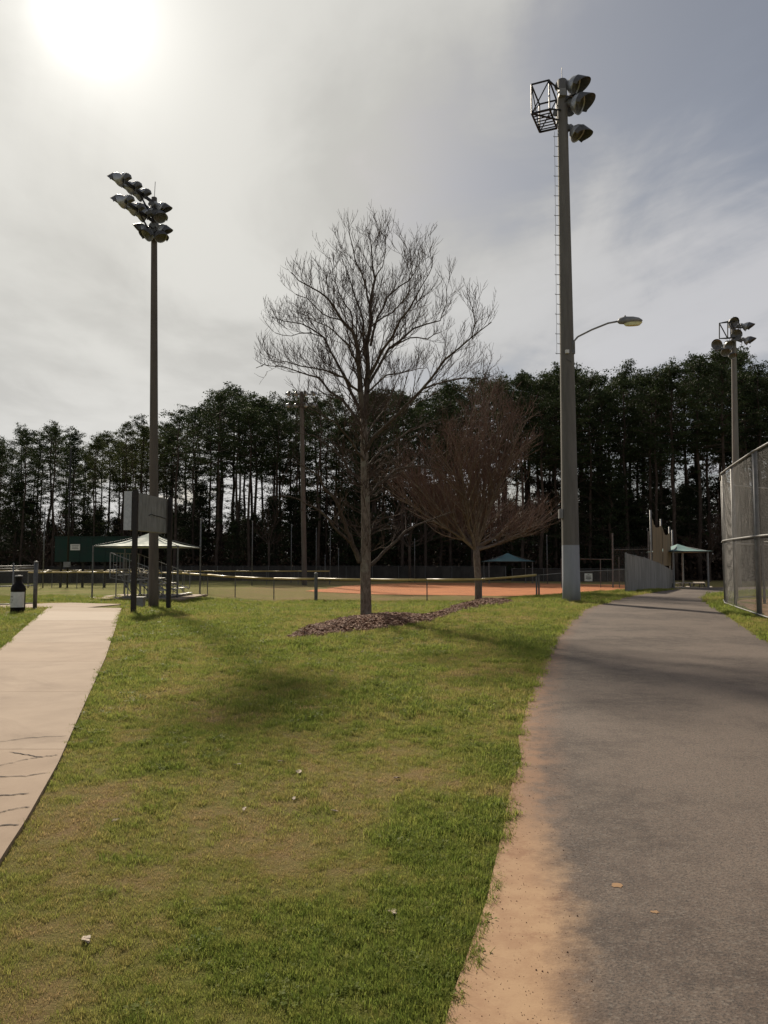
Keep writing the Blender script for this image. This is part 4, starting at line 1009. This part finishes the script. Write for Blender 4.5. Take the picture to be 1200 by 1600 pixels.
# tall tan screen
tp_ = [(1018,45,797),(1034,48,811),(1047,51.0,823),(1051.5,54,828)]
TP = []
for i, (px_, Dd, yt) in enumerate(tp_):
    x_ = X(px_, Dd); z0_ = g(x_, Dd); zt_ = at(px_, yt, Dd).z; TP.append((Vector((x_, Dd, z0_)), zt_))
    mb = MB(); mb.tube([(x_,Dd,z0_-.1),(x_,Dd,zt_)], .052, 10); mb.build('tall_post', M['galv'], root, smooth=True)
for i in range(2):
    (a, za), (b_, zb_) = TP[i], TP[i+1]; m2 = MB(); n = 12; vs = []
    for k in range(n+1):
        t_ = k/n; q = a.lerp(b_, t_); zt_ = za+(zb_-za)*t_-.35-.5*math.sin(math.pi*t_)*(1-.3*t_); zl = at(1030,884,q.y).z; o = nn*(-.06+.05*math.sin(math.pi*t_)+.03*math.sin(k*2.7))
        for j in range(5): vs.append(q-o*(1 if j in (0,4) else 1.5)+Vector((0,0,zl-q.z+(zt_-zl)*j/4-0)))
    m2.add(vs, [(5*k+j, 5*k+5+j, 5*k+6+j, 5*k+1+j) for k in range(n) for j in range(4)]); m2.build('tan_screen', M['tan_net'], root, smooth=True)
# backstop frame beyond the infield (right, far)
root = thing('pipe_backstop', 'distant bare pipe backstop left of the grey screened fence', 'backstop', (X(957,66),66,g(X(957,66),66)))
def fp(px_, y_, D_=66): return at(px_, y_, D_)
for px_, yt in ((957,833),(1013,830)): mb = MB(); q = Vector((X(px_,66),66,g(X(px_,66),66)-.1)); mb.tube([q, fp(px_,yt)], .07, 8); mb.build('post', M['galv_dark'], root)
for px_, yt in ((877,873),(938,873),(967,870)): mb = MB(); q = Vector((X(px_,66),66,g(X(px_,66),66)-.1)); mb.tube([q, fp(px_,yt)], .035, 8); mb.build('short_post', M['galv_dark'], root)
for a, b_ in (((957,859),(1013,858)),((877,873),(957,874)),((957,890),(1010,888))): mb = MB(); mb.tube([fp(*a), fp(*b_)], .03, 6); mb.build('crossbar', M['galv_dark'], root)
mb = MB(); wires(mb, fp(957,914), fp(1013,912), 3.2, .16, .004); tag(mb.build('chain_link', M['galv_dark'], root), kind='stuff')
# white sign hung on the low fence
c = at(919.5,902,39.9); s_ = thing('fence_sign', 'small white notice hung on the low fence right of the big light pole', 'sign', c)
mb = MB(); mb.box(c, (.40,.02,.40)); mb.build('sign_panel', M['white_sign'], s_)
for k, (w_, h_) in enumerate(((.10,.03),(.26,.022),(.24,.05),(.28,.05),(.18,.022))): mb = MB(); mb.box(c+Vector((0,-.013,.14-.065*k)), (w_,.004,h_*.7)); mb.build('lettering', M['print'], s_)

# ------------------------------------------------------------------ green board far left
D = 64; a = at(87,840,D); b_ = at(205,840,D); zl = at(87,878,D).z
root = thing('field_scoreboard', 'long dark green board on posts with a small white sign', 'scoreboard', (a.x, D, g(a.x, D)))
np_ = 6
for k in range(np_):
    x0_ = a.x+(b_.x-a.x)*k/np_; x1_ = a.x+(b_.x-a.x)*(k+1)/np_; mb = MB(); mb.box(((x0_+x1_)/2, D, (a.z+zl)/2), (x1_-x0_-.02, .25, a.z-zl)); mb.build('panel', M['green_metal'], root)
for k in range(4): x_ = a.x+.4+(b_.x-a.x-.8)*k/3; mb = MB(); mb.box((x_, D+.25, (a.z+g(x_,D))/2-.1), (.16,.16,a.z-g(x_,D))); mb.build('post', M['bronze'], root)
mb = MB(); mb.box(((a.x+b_.x)/2, D, a.z+.05), (b_.x-a.x+.1,.34,.09)); mb.build('top_trim', M['green_metal'], root)
c = at(117.5,855,D-.16); mb = MB(); mb.box(c, (.80,.02,.50)); sg = mb.build('white_sign', M['white_sign'], root)
for k in range(3): mb = MB(); mb.box(c+Vector((0,-.014,.13-.12*k)), ((.6,.5,.55)[k],.004,.035)); mb.build('lettering', M['print'], sg)

# ------------------------------------------------------------------ left near railing and bottle bin
Dn = ground_at(56,951).y; root = thing('pipe_railing', 'grey pipe railing with four rails at the left edge beside the walk', 'railing', (X(56,Dn), Dn, g(X(56,Dn),Dn)))
xe = X(56.5,Dn); x0_ = X(-60,Dn-1.5)
pe = Vector((xe,Dn,0)); pz = Vector((x0_,Dn-.9,0))
def rp_(t_, z_): q = pe.lerp(pz, t_); return Vector((q.x, q.y, z_))
for t_, r_, zt_ in ((0,.075,1.62),(.35,.03,1.55),(.62,.05,1.55),(1,.05,1.55)):
    q = rp_(t_,0); mb = MB(); zg = g(q.x,q.y); mb.tube([(q.x,q.y,zg-.1),(q.x,q.y,zt_)], r_, 12); mb.build('post', M['galv'] if t_ else M['galv_dark'], root, smooth=True)
    mb = MB(); mb.lathe([(r_,0),(r_*1.15,.01),(r_*1.1,.03),(r_*.5,.06),(0,.065)], (q.x,q.y,zt_), 12); mb.build('post_cap', M['galv'], root, smooth=True)
for z_, r_ in ((1.50,.025),(1.42,.014),(1.31,.022),(.76,.022),(.10,.022)): mb = MB(); mb.tube([rp_(0,z_), rp_(1,z_-.04)], r_, 8); mb.build('rail', M['galv'], root, smooth=True)
mb = MB(); wires(mb, rp_(0,.1), rp_(1,.06), 1.2, .07, .0022); tag(mb.build('chain_link', M['galv_dark'], root), kind='stuff')
p = ground_at(30,958); p.x = X(30,p.y); H = 1.24
root = thing('waste_bin', 'black bottle-shaped bin with flared neck and white label by the railing', 'bin', p)
mb = MB(); mb.lathe([(0,0),(.215,0),(.225,.02),(.225,.72),(.235,.76),(.235,.80),(.20,.90),(.13,.98),(.10,1.04),(.095,1.10),(.12,1.2)], p, 28); mb.build('body', M['black_plastic'], root, smooth=True)
mb = MB(); mb.lathe([(.12,1.2),(.125,1.23),(.11,1.245),(0,1.25)], p, 28); mb.build('neck_cap', M['white_sign'] if False else M['box_grey'], root, smooth=True)
mb = MB(); n = 24; vs = []
for k in range(n+1):
    t_ = math.radians(180+10+160*k/n-0); vs += [(p.x+.229*math.cos(t_), p.y+.229*math.sin(t_), p.z+.20), (p.x+.229*math.cos(t_), p.y+.229*math.sin(t_), p.z+.70)]
mb.add(vs, [(2*k,2*k+2,2*k+3,2*k+1) for k in range(n)]); lb = mb.build('label_sheet', M['white_sign'], root, smooth=True)
for z_, a0, a1, hh in ((.545,222,252,.015),(.525,224,248,.010),(.44,222,256,.010),(.345,222,250,.012),(.40,222,225,.07),(.40,249,252,.05),(.39,228,238,.012)):
    mb = MB(); vs = []
    for k in range(5):
        t_ = math.radians(a0+(a1-a0)*k/4); vs += [(p.x+.2315*math.cos(t_), p.y+.2315*math.sin(t_), p.z+z_), (p.x+.2315*math.cos(t_), p.y+.2315*math.sin(t_), p.z+z_+hh)]
    mb.add(vs, [(2*k,2*k+2,2*k+3,2*k+1) for k in range(4)]); mb.build('lettering', M['print'], lb)

# ------------------------------------------------------------------ tall chain link backstop (right)
bp_ = [(17.5,32.5),(14.0,30.6),(12.55,28.4),(11.75,26.5),(11.2,24.6),(10.25,21.1),(9.6,18.4),(9.25,15.0),(9.1,11.5),(9.1,8.0)]
root = thing('backstop', 'tall galvanised chain link backstop curving along the right side of the path', 'backstop', (11.75,26.6,g(11.75,26.6)))
nodes = []
for x_, y_ in bp_: nodes.append(Vector((x_, y_, g(x_, y_))))
Hh = 4.55
for i, q in enumerate(nodes):
    r_ = .07 if i == 5 else .045
    mb = MB(); mb.tube([q-Vector((0,0,.1)), q+Vector((0,0,Hh+.05))], r_, 10); mb.build('post', M['galv'], root, smooth=True)
    if i in (5,):
        mb = MB(); mb.lathe([(.085,0),(.085,.05)], q+Vector((0,0,2.12)), 12); mb.build('clamp', M['galv_dark'], root)
for nm, zz_ in (('top_rail', Hh), ('middle_rail', 2.22), ('bottom_rail', .10)):
    mb = MB(); mb.tube([q+Vector((-.06,0,zz_)) for q in nodes], .030 if nm != 'bottom_rail' else .02, 8); mb.build(nm, M['galv'], root, smooth=True)
for i, (a, b2) in enumerate(zip(nodes[:-1], nodes[1:])):
    mb = MB(); wires(mb, a+Vector((-.03,0,.04)), b2+Vector((-.03,0,.04)), Hh-.06, .078, .0030); tag(mb.build('chain_link', M['wire'], root), kind='stuff')
# inner fence of the same field
fence('chain_link_fence', 'inner low chain link fence seen through the tall backstop', 'fence', [(13.6,27.6),(15.6,22.0),(18,17)], 2.2, 2.6, mats=('galv_dark','galv_dark','wire'), pitch=.085, wr=.003)

# ------------------------------------------------------------------ bare trees
def branch_path(rs, p, d, L, n, wander, trop):
    pts_ = [p]; q = p.copy(); d = d.copy()
    for k in range(n):
        d = (d+Vector((rs.gauss(0, wander), rs.gauss(0, wander), rs.gauss(0, wander)*.6+trop))).normalized(); q = q+d*(L/n); pts_.append(q)
    return pts_
def twigs(mbT, rs, pts_, r0, r1, level, dens, lenf, trop, minr=.0035, wl=.12):
    """spawn finer shoots along a polyline"""
    P = [Vector(p) for p in pts_]; tot = sum((b-a).length for a, b in zip(P[:-1], P[1:])); acc = 0; step = 1/dens; nxt = step*rs.random()+.12*tot
    for i, (a, b) in enumerate(zip(P[:-1], P[1:])):
        sl_ = (b-a).length; d = (b-a).normalized()
        while nxt < acc+sl_:
            t_ = (nxt-acc)/sl_; q = a.lerp(b, t_); ft = nxt/tot
            side = Vector((rs.gauss(0,1), rs.gauss(0,1), rs.gauss(0,.6))); side = (side-d*side.dot(d)).normalized()
            nd = (d*rs.uniform(.5,1.0)+side*rs.uniform(.5,.95)+Vector((0,0,.30))).normalized()
            L = lenf*(1.08-ft*.76)*rs.uniform(.5,1.2); rr = max(minr, (r0+(r1-r0)*ft)*.6)
            n = 4 if level > 0 else 3; bp = branch_path(rs, q, nd, L, n, wl, trop)
            mbT.tube(bp, [rr*(1-.75*k/n)+minr*.4 for k in range(n+1)], 4 if rr > .01 else 3, cap=False)
            if level > 0: twigs(mbT, rs, bp, rr, minr, level-1, dens*1.35, lenf*.5, trop, minr, wl)
            nxt += step*rs.uniform(.6,1.4)
        acc += sl_
def build_tree1():
    D = ground_at(572,965).y; rs = random.Random(4)
    bx = Vector((X(572,D), D, mulch_z(X(572,D), D).item()))
    root = thing('bare_tree', 'tall bare tree with grey trunk and upswept twigs at left end of mulch bed', 'tree', bx, 'bare trees on the mulch bed')
    mT = MB(); trunk = [(572,968,0,10.5),(572,960,0,9.0),(571,900,0,8.2),(572,850,0,7.8),(571,790,.0,7),(570,730,.05,6.4),(569,690,.05,6),(568,655,.05,5.6)]
    def P3(l): return [at(x_, y_ if y_ > 520 else 520-(520-y_)*.83, D+dy) for x_, y_, dy, _ in l]
    def Rr(l): return [w_/1200*D for *_, w_ in l]
    pt = P3(trunk); pt[0] = bx-Vector((0,0,.12)); mT.tube(pt, Rr(trunk), 14)
    # (x, y, depth, half width px)
    limbs = [
     [(568,655,.05,5.0),(563,610,0,4.4),(560,566,-.1,3.6),(551,517,-.3,2.8),(534,496,-.5,2.1),(513,457,-.8,1.6),(499,443,-.9,1.2),(467,422,-1.1,.8),(455,406,-1.2,.4)],
     [(569,655,.05,4.8),(574,600,.1,4.2),(575,573,.1,3.7),(578,510,.2,3.0),(578,468,.3,2.4),(586,419,.3,1.8),(581,370,.4,1.1),(574,325,.4,.4)],
     [(578,468,.3,1.7),(572,433,.1,1.4),(555,384,-.2,1.0),(545,330,-.4,.4)],
     [(575,573,.1,2.2),(568,525,.3,1.8),(562,475,.5,1.4),(548,425,.8,1.0),(534,381,1.0,.4)],
     [(579,540,.2,2.2),(590,490,.5,1.8),(604,454,.8,1.5),(625,432,1.0,1.1),(639,422,1.1,.9),(652,390,1.2,.6),(660,350,1.3,.3)],
     [(576,590,.1,2.8),(597,548,-.2,2.2),(625,496,-.6,1.7),(646,461,-.9,1.2),(670,410,-1.2,.6),(676,375,-1.3,.3)],
     [(576,600,.1,2.6),(607,545,.5,2.0),(646,512,.9,1.5),(688,497,1.2,.9),(698,465,1.3,.6),(697,430,1.3,.3)],
     [(607,545,.5,1.4),(640,528,.2,1.1),(668,530,0,.9),(690,518,-.1,.5)],
     [(576,612,0,1.8),(604,586,.9,1.3),(639,580,1.5,.8),(665,575,1.9,.4)],
     [(562,640,0,3.0),(548,612,.3,2.5),(530,573,.8,2.0),(506,527,1.2,1.5),(471,503,1.6,1.0),(425,490,2.0,.4)],
     [(562,612,0,2.0),(540,590,-.6,1.7),(513,580,-1.2,1.3),(470,572,-1.8,.9),(425,566,-2.3,.4)],
     [(567,668,0,2.8),(535,625,.3,2.2),(499,590,.8,1.6),(464,580,1.2,1.1),(422,572,1.6,.6),(400,575,1.8,.3)],
     [(571,705,0,3.3),(600,668,-.4,2.7),(630,638,-.8,2.4),(660,608,-1.2,2.1),(695,562,-1.6,1.6),(737,527,-2.0,1.0),(768,500,-2.3,.5)],
     [(660,608,-1.2,1.6),(705,594,-1.0,1.2),(747,592,-.8,.7),(768,588,-.8,.3)],
     [(562,800+78,0,4.2),(550,850,-.2,3.6),(542,830,-.3,3.1),(532,800,-.5,2.7),(521,776,-.7,2.3),(500,745,-1.0,1.6),(483,734,-1.2,1.0),(455,720,-1.4,.5)],
     [(548,848,-.2,2.4),(530,832,-.5,2.1),(512,809,-.8,1.7),(490,792,-1.1,1.3),(467,780,-1.4,.8),(440,775,-1.6,.4)],
     [(578,884,0,3.0),(600,862,.3,2.5),(633,830,.7,1.9),(671,813,1.1,1.1),(705,800,1.4,.5)],
     [(574,775,0,2.6),(590,757,.3,2.2),(617,734,.6,1.7),(658,728,1.0,1.0),(690,735,1.2,.4)],
     [(571,735,0,2.4),(600,700,.6,1.9),(640,672,1.0,1.4),(690,655,1.4,.8),(730,658,1.6,.4)],
     [(570,760,0,2.2),(545,735,.5,1.8),(520,700,.8,1.3),(490,680,1.1,.8),(460,675,1.3,.4)],
     [(570,720,0,2.0),(550,690,-.8,1.6),(525,660,-1.4,1.2),(490,640,-1.9,.7),(462,632,-2.2,.3)],
     [(569,700,0,1.8),(585,660,1.2,1.5),(610,620,1.9,1.0),(625,585,2.3,.5)],
     [(578,510,.2,1.3),(600,490,-.8,1.1),(622,470,-1.4,.9),(640,440,-1.8,.5),(645,405,-2,.3)],
     [(560,566,-.1,1.6),(545,540,-1.0,1.3),(520,515,-1.6,1.0),(495,500,-2.0,.6),(478,480,-2.2,.3)],
     [(551,517,-.3,1.5),(548,480,.3,1.2),(530,445,.8,.9),(520,410,1.1,.5),(515,378,1.2,.3)],
     [(534,496,-.5,1.2),(505,485,-.9,.9),(480,455,-1.2,.7),(462,448,-1.4,.4)],
     [(737,527,-2.0,.9),(742,500,-2.2,.6),(738,475,-2.2,.3)],
     [(586,419,.3,1.1),(598,395,0,.8),(603,360,-.2,.5),(606,335,-.2,.3)],
     [(639,422,1.1,.8),(645,395,.6,.6),(640,360,.4,.3)],
     [(506,527,1.2,1.0),(485,520,.7,.8),(455,525,.4,.5),(430,520,.2,.3)],
    ]
    mL = MB(); mTw = MB()
    for i, l in enumerate(limbs):
        P = P3(l); Rad = [max(r_*1.0, .010) for r_ in Rr(l)]
        # densify for natural bends
        Q = []; QR = []
        for k in range(len(P)-1):
            for t_ in (0, .5):
                q = P[k].lerp(P[k+1], t_); 
                if t_: q += Vector((rs.gauss(0,.04), rs.gauss(0,.06), rs.gauss(0,.03)))
                Q.append(q); QR.append(Rad[k]*(1-t_)+Rad[k+1]*t_)
        Q.append(P[-1]); QR.append(Rad[-1])
        mL.tube(Q, QR, 8, cap=False)
        up_ = l[0][1] < 730
        twigs(mTw, rs, Q, QR[0]*.5, .008, 2, 4.5 if up_ else 3.2, 1.75 if up_ else 1.3, .17 if up_ else .06, .0042, .035)
    # fine shoots straight off the trunk, lower crown
    for k in range(60):
        yy = rs.uniform(640, 870); q = at(571, yy, D); a = rs.uniform(0, 6.28); nd = Vector((math.cos(a), math.sin(a), rs.uniform(.1,.8))).normalized()
        L = rs.uniform(.7, 1.9); bp = branch_path(rs, q, nd, L, 5, .12, .06); mTw.tube(bp, [.016*(1-.16*j) for j in range(6)], 4, cap=False); twigs(mTw, rs, bp, .014, .006, 1, 5, .6, .08, .0055)
    tr = mT.build('trunk', M['bark'], root, smooth=True); mL.build('limbs', M['limb'], root, smooth=True); tag(mTw.build('twigs', M['twig'], root), kind='stuff')
    print('tree1 twig faces', len(mTw.f))
build_tree1()
def vase_tree(base, H, spread, label, seed, nl, mats, name='bare_tree', dens=2.6, fork=.24, r0=.19, minr=.0045, levels=2, group=None, cat='tree', lenf=None, lean=0):
    rs = random.Random(seed); root = thing(name, label, cat, base, group); mT = MB(); mL = MB(); mTw = MB()
    fk = base+Vector((lean, 0, H*fork))
    mT.tube([base-Vector((0,0,.15)), base+Vector((.0,0,.12)), base.lerp(fk,.4)+Vector((.03,0,0)), base.lerp(fk,.8), fk+Vector((0,0,.1))], [r0*1.25, r0*1.02, r0*.92, r0*.98, r0*.8], 12)
    for i in range(nl):
        a = 2.39996*i+rs.uniform(-.3,.3); tilt = .12+1.22*((i*.618) % 1)**.75+rs.uniform(-.06,.06)
        d = Vector((math.cos(a)*math.sin(tilt), math.sin(a)*math.sin(tilt), math.cos(tilt)))
        s0 = fk+Vector((rs.gauss(0,.03), rs.gauss(0,.03), -rs.uniform(0,.35)))
        # length so that the tip lands on an ellipsoid crown
        Hc = H*(1-fork); Rr_ = spread; cz = Hc*.36; rv = Hc*.66; A2 = (math.sin(tilt)/Rr_)**2+(math.cos(tilt)/rv)**2; B2 = -math.cos(tilt)*cz/rv**2; C2 = (cz/rv)**2-1; L = (-B2+math.sqrt(max(0,B2*B2-A2*C2)))/A2*rs.uniform(.88,1.0)
        n = 8; P = branch_path(rs, s0, d, L, n, .08, .006+.022*math.sin(tilt)); rb = r0*rs.uniform(.33,.5) if L > 3 else r0*.3
        mL.tube(P, [rb*(1-.88*k/n) for k in range(n+1)], 7, cap=False)
        # secondaries
        for j in range(9):
            t_ = .15+.8*(j+rs.random())/9; k = min(int(t_*n), n-1); q = P[k].lerp(P[k+1], t_*n-k); dk = (P[k+1]-P[k]).normalized()
            side = Vector((rs.gauss(0,1), rs.gauss(0,1), rs.gauss(0,.5))); side = (side-dk*side.dot(dk)).normalized(); nd = (dk+side*.75+Vector((0,0,.2))).normalized()
            L2 = L*.5*(1.1-t_*.7); P2 = branch_path(rs, q, nd, L2, 5, .1, .07); r2 = rb*(1-.85*t_)*.6+.006
            mL.tube(P2, [r2*(1-.75*m_/5) for m_ in range(6)], 5, cap=False); twigs(mTw, rs, P2, r2*.6, minr, levels-1, dens, (lenf or H*.13), .09, minr)
        twigs(mTw, rs, P, rb*.3, minr, levels-1, dens*.7, (lenf or H*.13), .09, minr)
    mT.build('trunk', M[mats[0]], root, smooth=True); mL.build('limbs', M[mats[0]], root, smooth=True); tag(mTw.build('twigs', M[mats[1]], root), kind='stuff')
    print(name, len(mTw.f)); return root
p = ground_at(747,938); D2 = p.y; base = Vector((X(747,D2), D2, mulch_z(X(747,D2),D2).item()))
Ht = at(747,602,D2).z-base.z
vase_tree(base, Ht+.5, 5.5, 'shorter bare tree with dense reddish-brown spreading twigs at the right end of the mulch bed', 41, 34, ('bark_red','twig_red'), dens=3.1, r0=.20, group='bare trees on the mulch bed', minr=.0068, lean=-.1)

# ------------------------------------------------------------------ the pine wood
def pine_variant(seed, H, crown0, mat, dense=1.0, wide=1.0):
    r = random.Random(seed); tr = MB(); cr = MB(); rn = np.random.default_rng(seed)
    n = 8; bend = [(r.gauss(0,.045)*k**.6, r.gauss(0,.045)*k**.6) for k in range(n+1)]; bend[0] = (0,0)
    TP_ = [Vector((bend[k][0], bend[k][1], H*.97*k/n)) for k in range(n+1)]; TP_[0].z = -.5
    tr.tube(TP_, [.25*(1-.78*(k/n)**1.1) for k in range(n+1)], 7)
    def tp(h): 
        t_ = h/(H*.97)*n; k = min(int(t_), n-1); return TP_[k].lerp(TP_[k+1], t_-k)
    # dead stubs below the crown
    cents = []
    for k in range(36):
        h = r.uniform(.16*H, crown0*H*1.05); a = r.uniform(0, 6.28); L = r.uniform(.5, 2.6); p0_ = tp(h); p1_ = p0_+Vector((math.cos(a)*L, math.sin(a)*L, r.uniform(-.25,.55)*L)); tr.tube([p0_, p0_.lerp(p1_,.5)+Vector((0,0,.1)), p1_], [.035,.025,.01], 3, cap=False)
        for j in range(3):
            q = p0_.lerp(p1_, r.uniform(.4,1)); tr.tube([q, q+Vector((r.gauss(0,.45), r.gauss(0,.45), r.gauss(.05,.3)))], [.018,.008], 3, cap=False)
        if r.random() < .28: cents.append((p1_, r.uniform(.25,.5)))
    vs = []
    nb = int(34*dense)
    for k in range(nb):
        f = (k+r.random())/nb; h = H*(crown0+(1-crown0)*f); a = k*2.4+r.uniform(-.4,.4)
        prof = math.sin(math.pi*min(1, .22+.78*f)**1.15)**.7 if f < .97 else .3
        L = max(.7, (3.3*prof*wide)*r.uniform(.5,1.15)); el = -.05+.75*f+r.uniform(-.2,.25); p0_ = tp(h); d = Vector((math.cos(a)*math.cos(el), math.sin(a)*math.cos(el), math.sin(el)))
        p1_ = p0_+d*L; tr.tube([p0_, p0_.lerp(p1_,.5)-Vector((0,0,.08)), p1_], [.07*(1-f*.6),.045*(1-f*.5),.015], 3, cap=False)
        for j in range(r.choice([3,4,5,6])):
            t_ = r.uniform(.35,1.05); q = p0_.lerp(p1_, t_)+Vector((r.gauss(0,.36), r.gauss(0,.36), r.gauss(.1,.2))); cents.append((q, r.uniform(.38,.78)))
            tr.tube([p0_.lerp(p1_, min(t_,.95)*.9), q], [.02,.008], 3, cap=False)
    for k in range(5): cents.append((tp(H*.97)+Vector((r.gauss(0,.35), r.gauss(0,.35), r.uniform(-.5,.35))), .45))
    for q, rad in cents:
        m_ = 34; c = rn.normal(0, .5, (m_,3))*rad; c[:,2] *= .55; d1 = rn.normal(0,1,(m_,3)); d1 /= np.linalg.norm(d1,axis=1)[:,None]; d2 = rn.normal(0,1,(m_,3)); d2 = np.cross(d1,d2); d2 /= np.linalg.norm(d2,axis=1)[:,None]
        s_ = rn.uniform(.07,.18,(m_,1)); w2 = s_*rn.uniform(.25,.6,(m_,1)); c = c+np.array(q)
        for v4 in np.stack([c-d1*s_, c+d2*w2, c+d1*s_, c-d2*w2], 1): vs.append(v4)
    V = np.concatenate(vs); nf = len(vs); cr.v = [tuple(x_) for x_ in V.tolist()]; cr.f = [(4*k,4*k+1,4*k+2,4*k+3) for k in range(nf)]; cr.m = [0]*nf
    return tr.mesh('pine_trunk', M['pine_bark'], smooth=True), cr.mesh('pine_crown', mat), H
PV = [pine_variant(100+i, 26, c0, M['needles'], dn, wd) for i, (c0, dn, wd) in enumerate(((.46,1.05,1.1),(.58,.9,1.0),(.66,.7,1.15),(.40,1.1,.95),(.70,.62,1.3),(.54,.95,1.25),(.74,.5,1.2)))]
PVp = [pine_variant(120+i, 26, c0, M['needles_pale'], 1.0, 1.1) for i, c0 in enumerate((.6,.66))]
PY = [pine_variant(140+i, 13, c0, M['needles_dark'], 1.5, .85) for i, c0 in enumerate((.08,.15,.2,.3))]
prof_x = [-80,0,60,100,135,170,210,250,300,330,370,400,430,460,500,560,600,640,700,760,830,870,910,950,990,1030,1080,1120,1150,1190,1280]
prof_y = [670,678,670,662,690,672,658,655,626,612,608,625,625,610,612,630,608,622,602,592,580,585,571,580,566,580,560,548,545,570,570]
def zone(px_):
    if px_ < 140: return 'behind the dark green board'
    if px_ < 240: return 'with paler crown just left of the thin light pole'
    if px_ < 473: return 'between the thin light pole and middle light pole'
    if px_ < 600: return 'behind the tall bare centre tree'
    if px_ < 893: return 'behind the shorter reddish bare tree'
    if px_ < 1020: return 'just right of the biggest light pole'
    return 'behind the teal canopy and backstop'
PVd = [pine_variant(160+i, 26, c0, M['needles'], dn, 1.25) for i, (c0, dn) in enumerate(((.56,1.45),(.60,1.3),(.50,1.5)))]
def put_pine(px_, D_, H_, row, variants, name, rs, lab):
    tm, cm, H0 = rs.choice(variants); x_ = X(px_, D_); z_ = g(x_, D_)
    o = bpy.data.objects.new(name, None); COL.objects.link(o); o.location = (x_, D_, z_); s_ = H_/H0; w_ = s_*rs.uniform(.85,1.2); o.scale = (w_, w_, s_); o.rotation_euler = (rs.gauss(0,.012), rs.gauss(0,.012), rs.uniform(0,6.28))
    for nm, me_ in (('trunk', tm), ('crown', cm)):
        c = bpy.data.objects.new(nm, me_); COL.objects.link(c); c.parent = o
    tag(o, lab, 'pine tree' if name == 'pine_tree' else 'evergreen tree', lab+' group' if False else ('pines of the wood' if name == 'pine_tree' else 'small evergreens of the wood'))
rs = random.Random(99)
for row, (D_, step, dy) in enumerate(((98,31,0),(105,31,4),(114,31,4),(126,28,12))):
    px_ = -70+row*7
    while px_ < 1270:
        xj = px_+rs.uniform(-9,9); Dj = D_+rs.uniform(-3,3); yt = np.interp(xj, prof_x, prof_y)+(7 if xj > 880 else 2)+dy*rs.uniform(.2,1.6)+rs.choice([-6,0,4,8,14,22,30])+rs.uniform(-3,3); Hh_ = at(xj, yt, Dj).z-g(X(xj,Dj),Dj)
        pale = 145 < xj < 250 and row < 3
        put_pine(xj, Dj, Hh_, row, PVp if pale else (PVd+PV[:3] if xj > 560 else PV+PVd[:2]), 'pine_tree', rs, 'tall pine %s, %s' % (zone(xj), 'front row' if row == 0 else 'farther back') if not (140 <= xj < 240) else 'tall pine %s, %s' % (zone(xj), 'front row' if row == 0 else 'farther back'))
        px_ += step*rs.uniform(.7,1.3)
for row, (D_, step) in enumerate(((100,46),(110,30),(122,24),(136,20))):
    px_ = -60+row*11
    while px_ < 1260:
        xj = px_+rs.uniform(-12,12); Hh_ = rs.uniform(5,13)*(1.25 if xj > 850 or 470 < xj < 700 else 1.0)
        put_pine(xj, D_+rs.uniform(-3,3), Hh_, row, PY, 'evergreen_tree', rs, 'small dark evergreen %s' % zone(xj).replace('with paler green crown ', ''))
        px_ += step*rs.uniform(.6,1.4)
# undergrowth
def undergrowth():
    r_ = np.random.default_rng(5); n = 95000; X_ = r_.uniform(-75,75,n); Y_ = r_.uniform(97,142,n); top = (2.8+6.5*fbm(X_*.12, Y_*.1, 4, 3)**1.3)*(.75+.9*(Y_-97)/45); Z_ = gz(X_,Y_)+top*r_.random(n)**1.15
    d1 = r_.normal(0,1,(n,3)); d1 /= np.linalg.norm(d1,axis=1)[:,None]; d2 = np.cross(d1, r_.normal(0,1,(n,3))); d2 /= np.linalg.norm(d2,axis=1)[:,None]; s_ = r_.uniform(.12,.42,(n,1)); w2 = s_*r_.uniform(.2,.6,(n,1)); c = np.stack([X_,Y_,Z_],1)
    V = np.stack([c-d1*s_, c+d2*w2, c+d1*s_, c-d2*w2],1).reshape(-1,3); me_ = bpy.data.meshes.new('undergrowth'); me_.from_pydata(V.tolist(), [], [(4*k,4*k+1,4*k+2,4*k+3) for k in range(n)]); me_.materials.append(M['brush'])
    o = bpy.data.objects.new('undergrowth', me_); COL.objects.link(o); tag(o, 'dense brown and dark undergrowth along the foot of the wood', None, None, 'stuff')
undergrowth()
# bare red-brown trees at the edge of the wood
for i, (px_, yt, D_, sp) in enumerate(((1108,770,88,3.2),(1165,700,90,4.2),(1135,690,97,3.5),(205,645,96,2.8),(640,650,88,6.0),(420,640,95,2.6),(60,800,92,2.6))):
    x_ = X(px_,D_); b_ = Vector((x_, D_, g(x_,D_))); Hb = at(px_,yt,D_).z-b_.z
    lb = ('low red-brown bare tree right of the teal canopy','tall red-brown bare tree behind the backstop, right of the pale light pole','red-brown bare tree behind the pale light pole','pale bare treetop standing above the pines left of the thin light pole','bare brown tree at the wood edge between the two mulch bed trees','bare tree among the pines left of the middle light pole','small bare tree at the wood edge behind the green board')[i]
    vase_tree(b_, Hb, sp, lb, 200+i, 9, ('pine_bark','twig_back'), dens=1.0, fork=.22, r0=.16, minr=.011, levels=2, lenf=1.4)
# bring shared render defaults
sc.render.engine = 'CYCLES'
sc.cycles.max_bounces = 6; sc.cycles.transparent_max_bounces = 6
print('objects', len(bpy.data.objects), 'tris', sum(len(o.data.polygons) for o in sc.objects if o.type == 'MESH'))
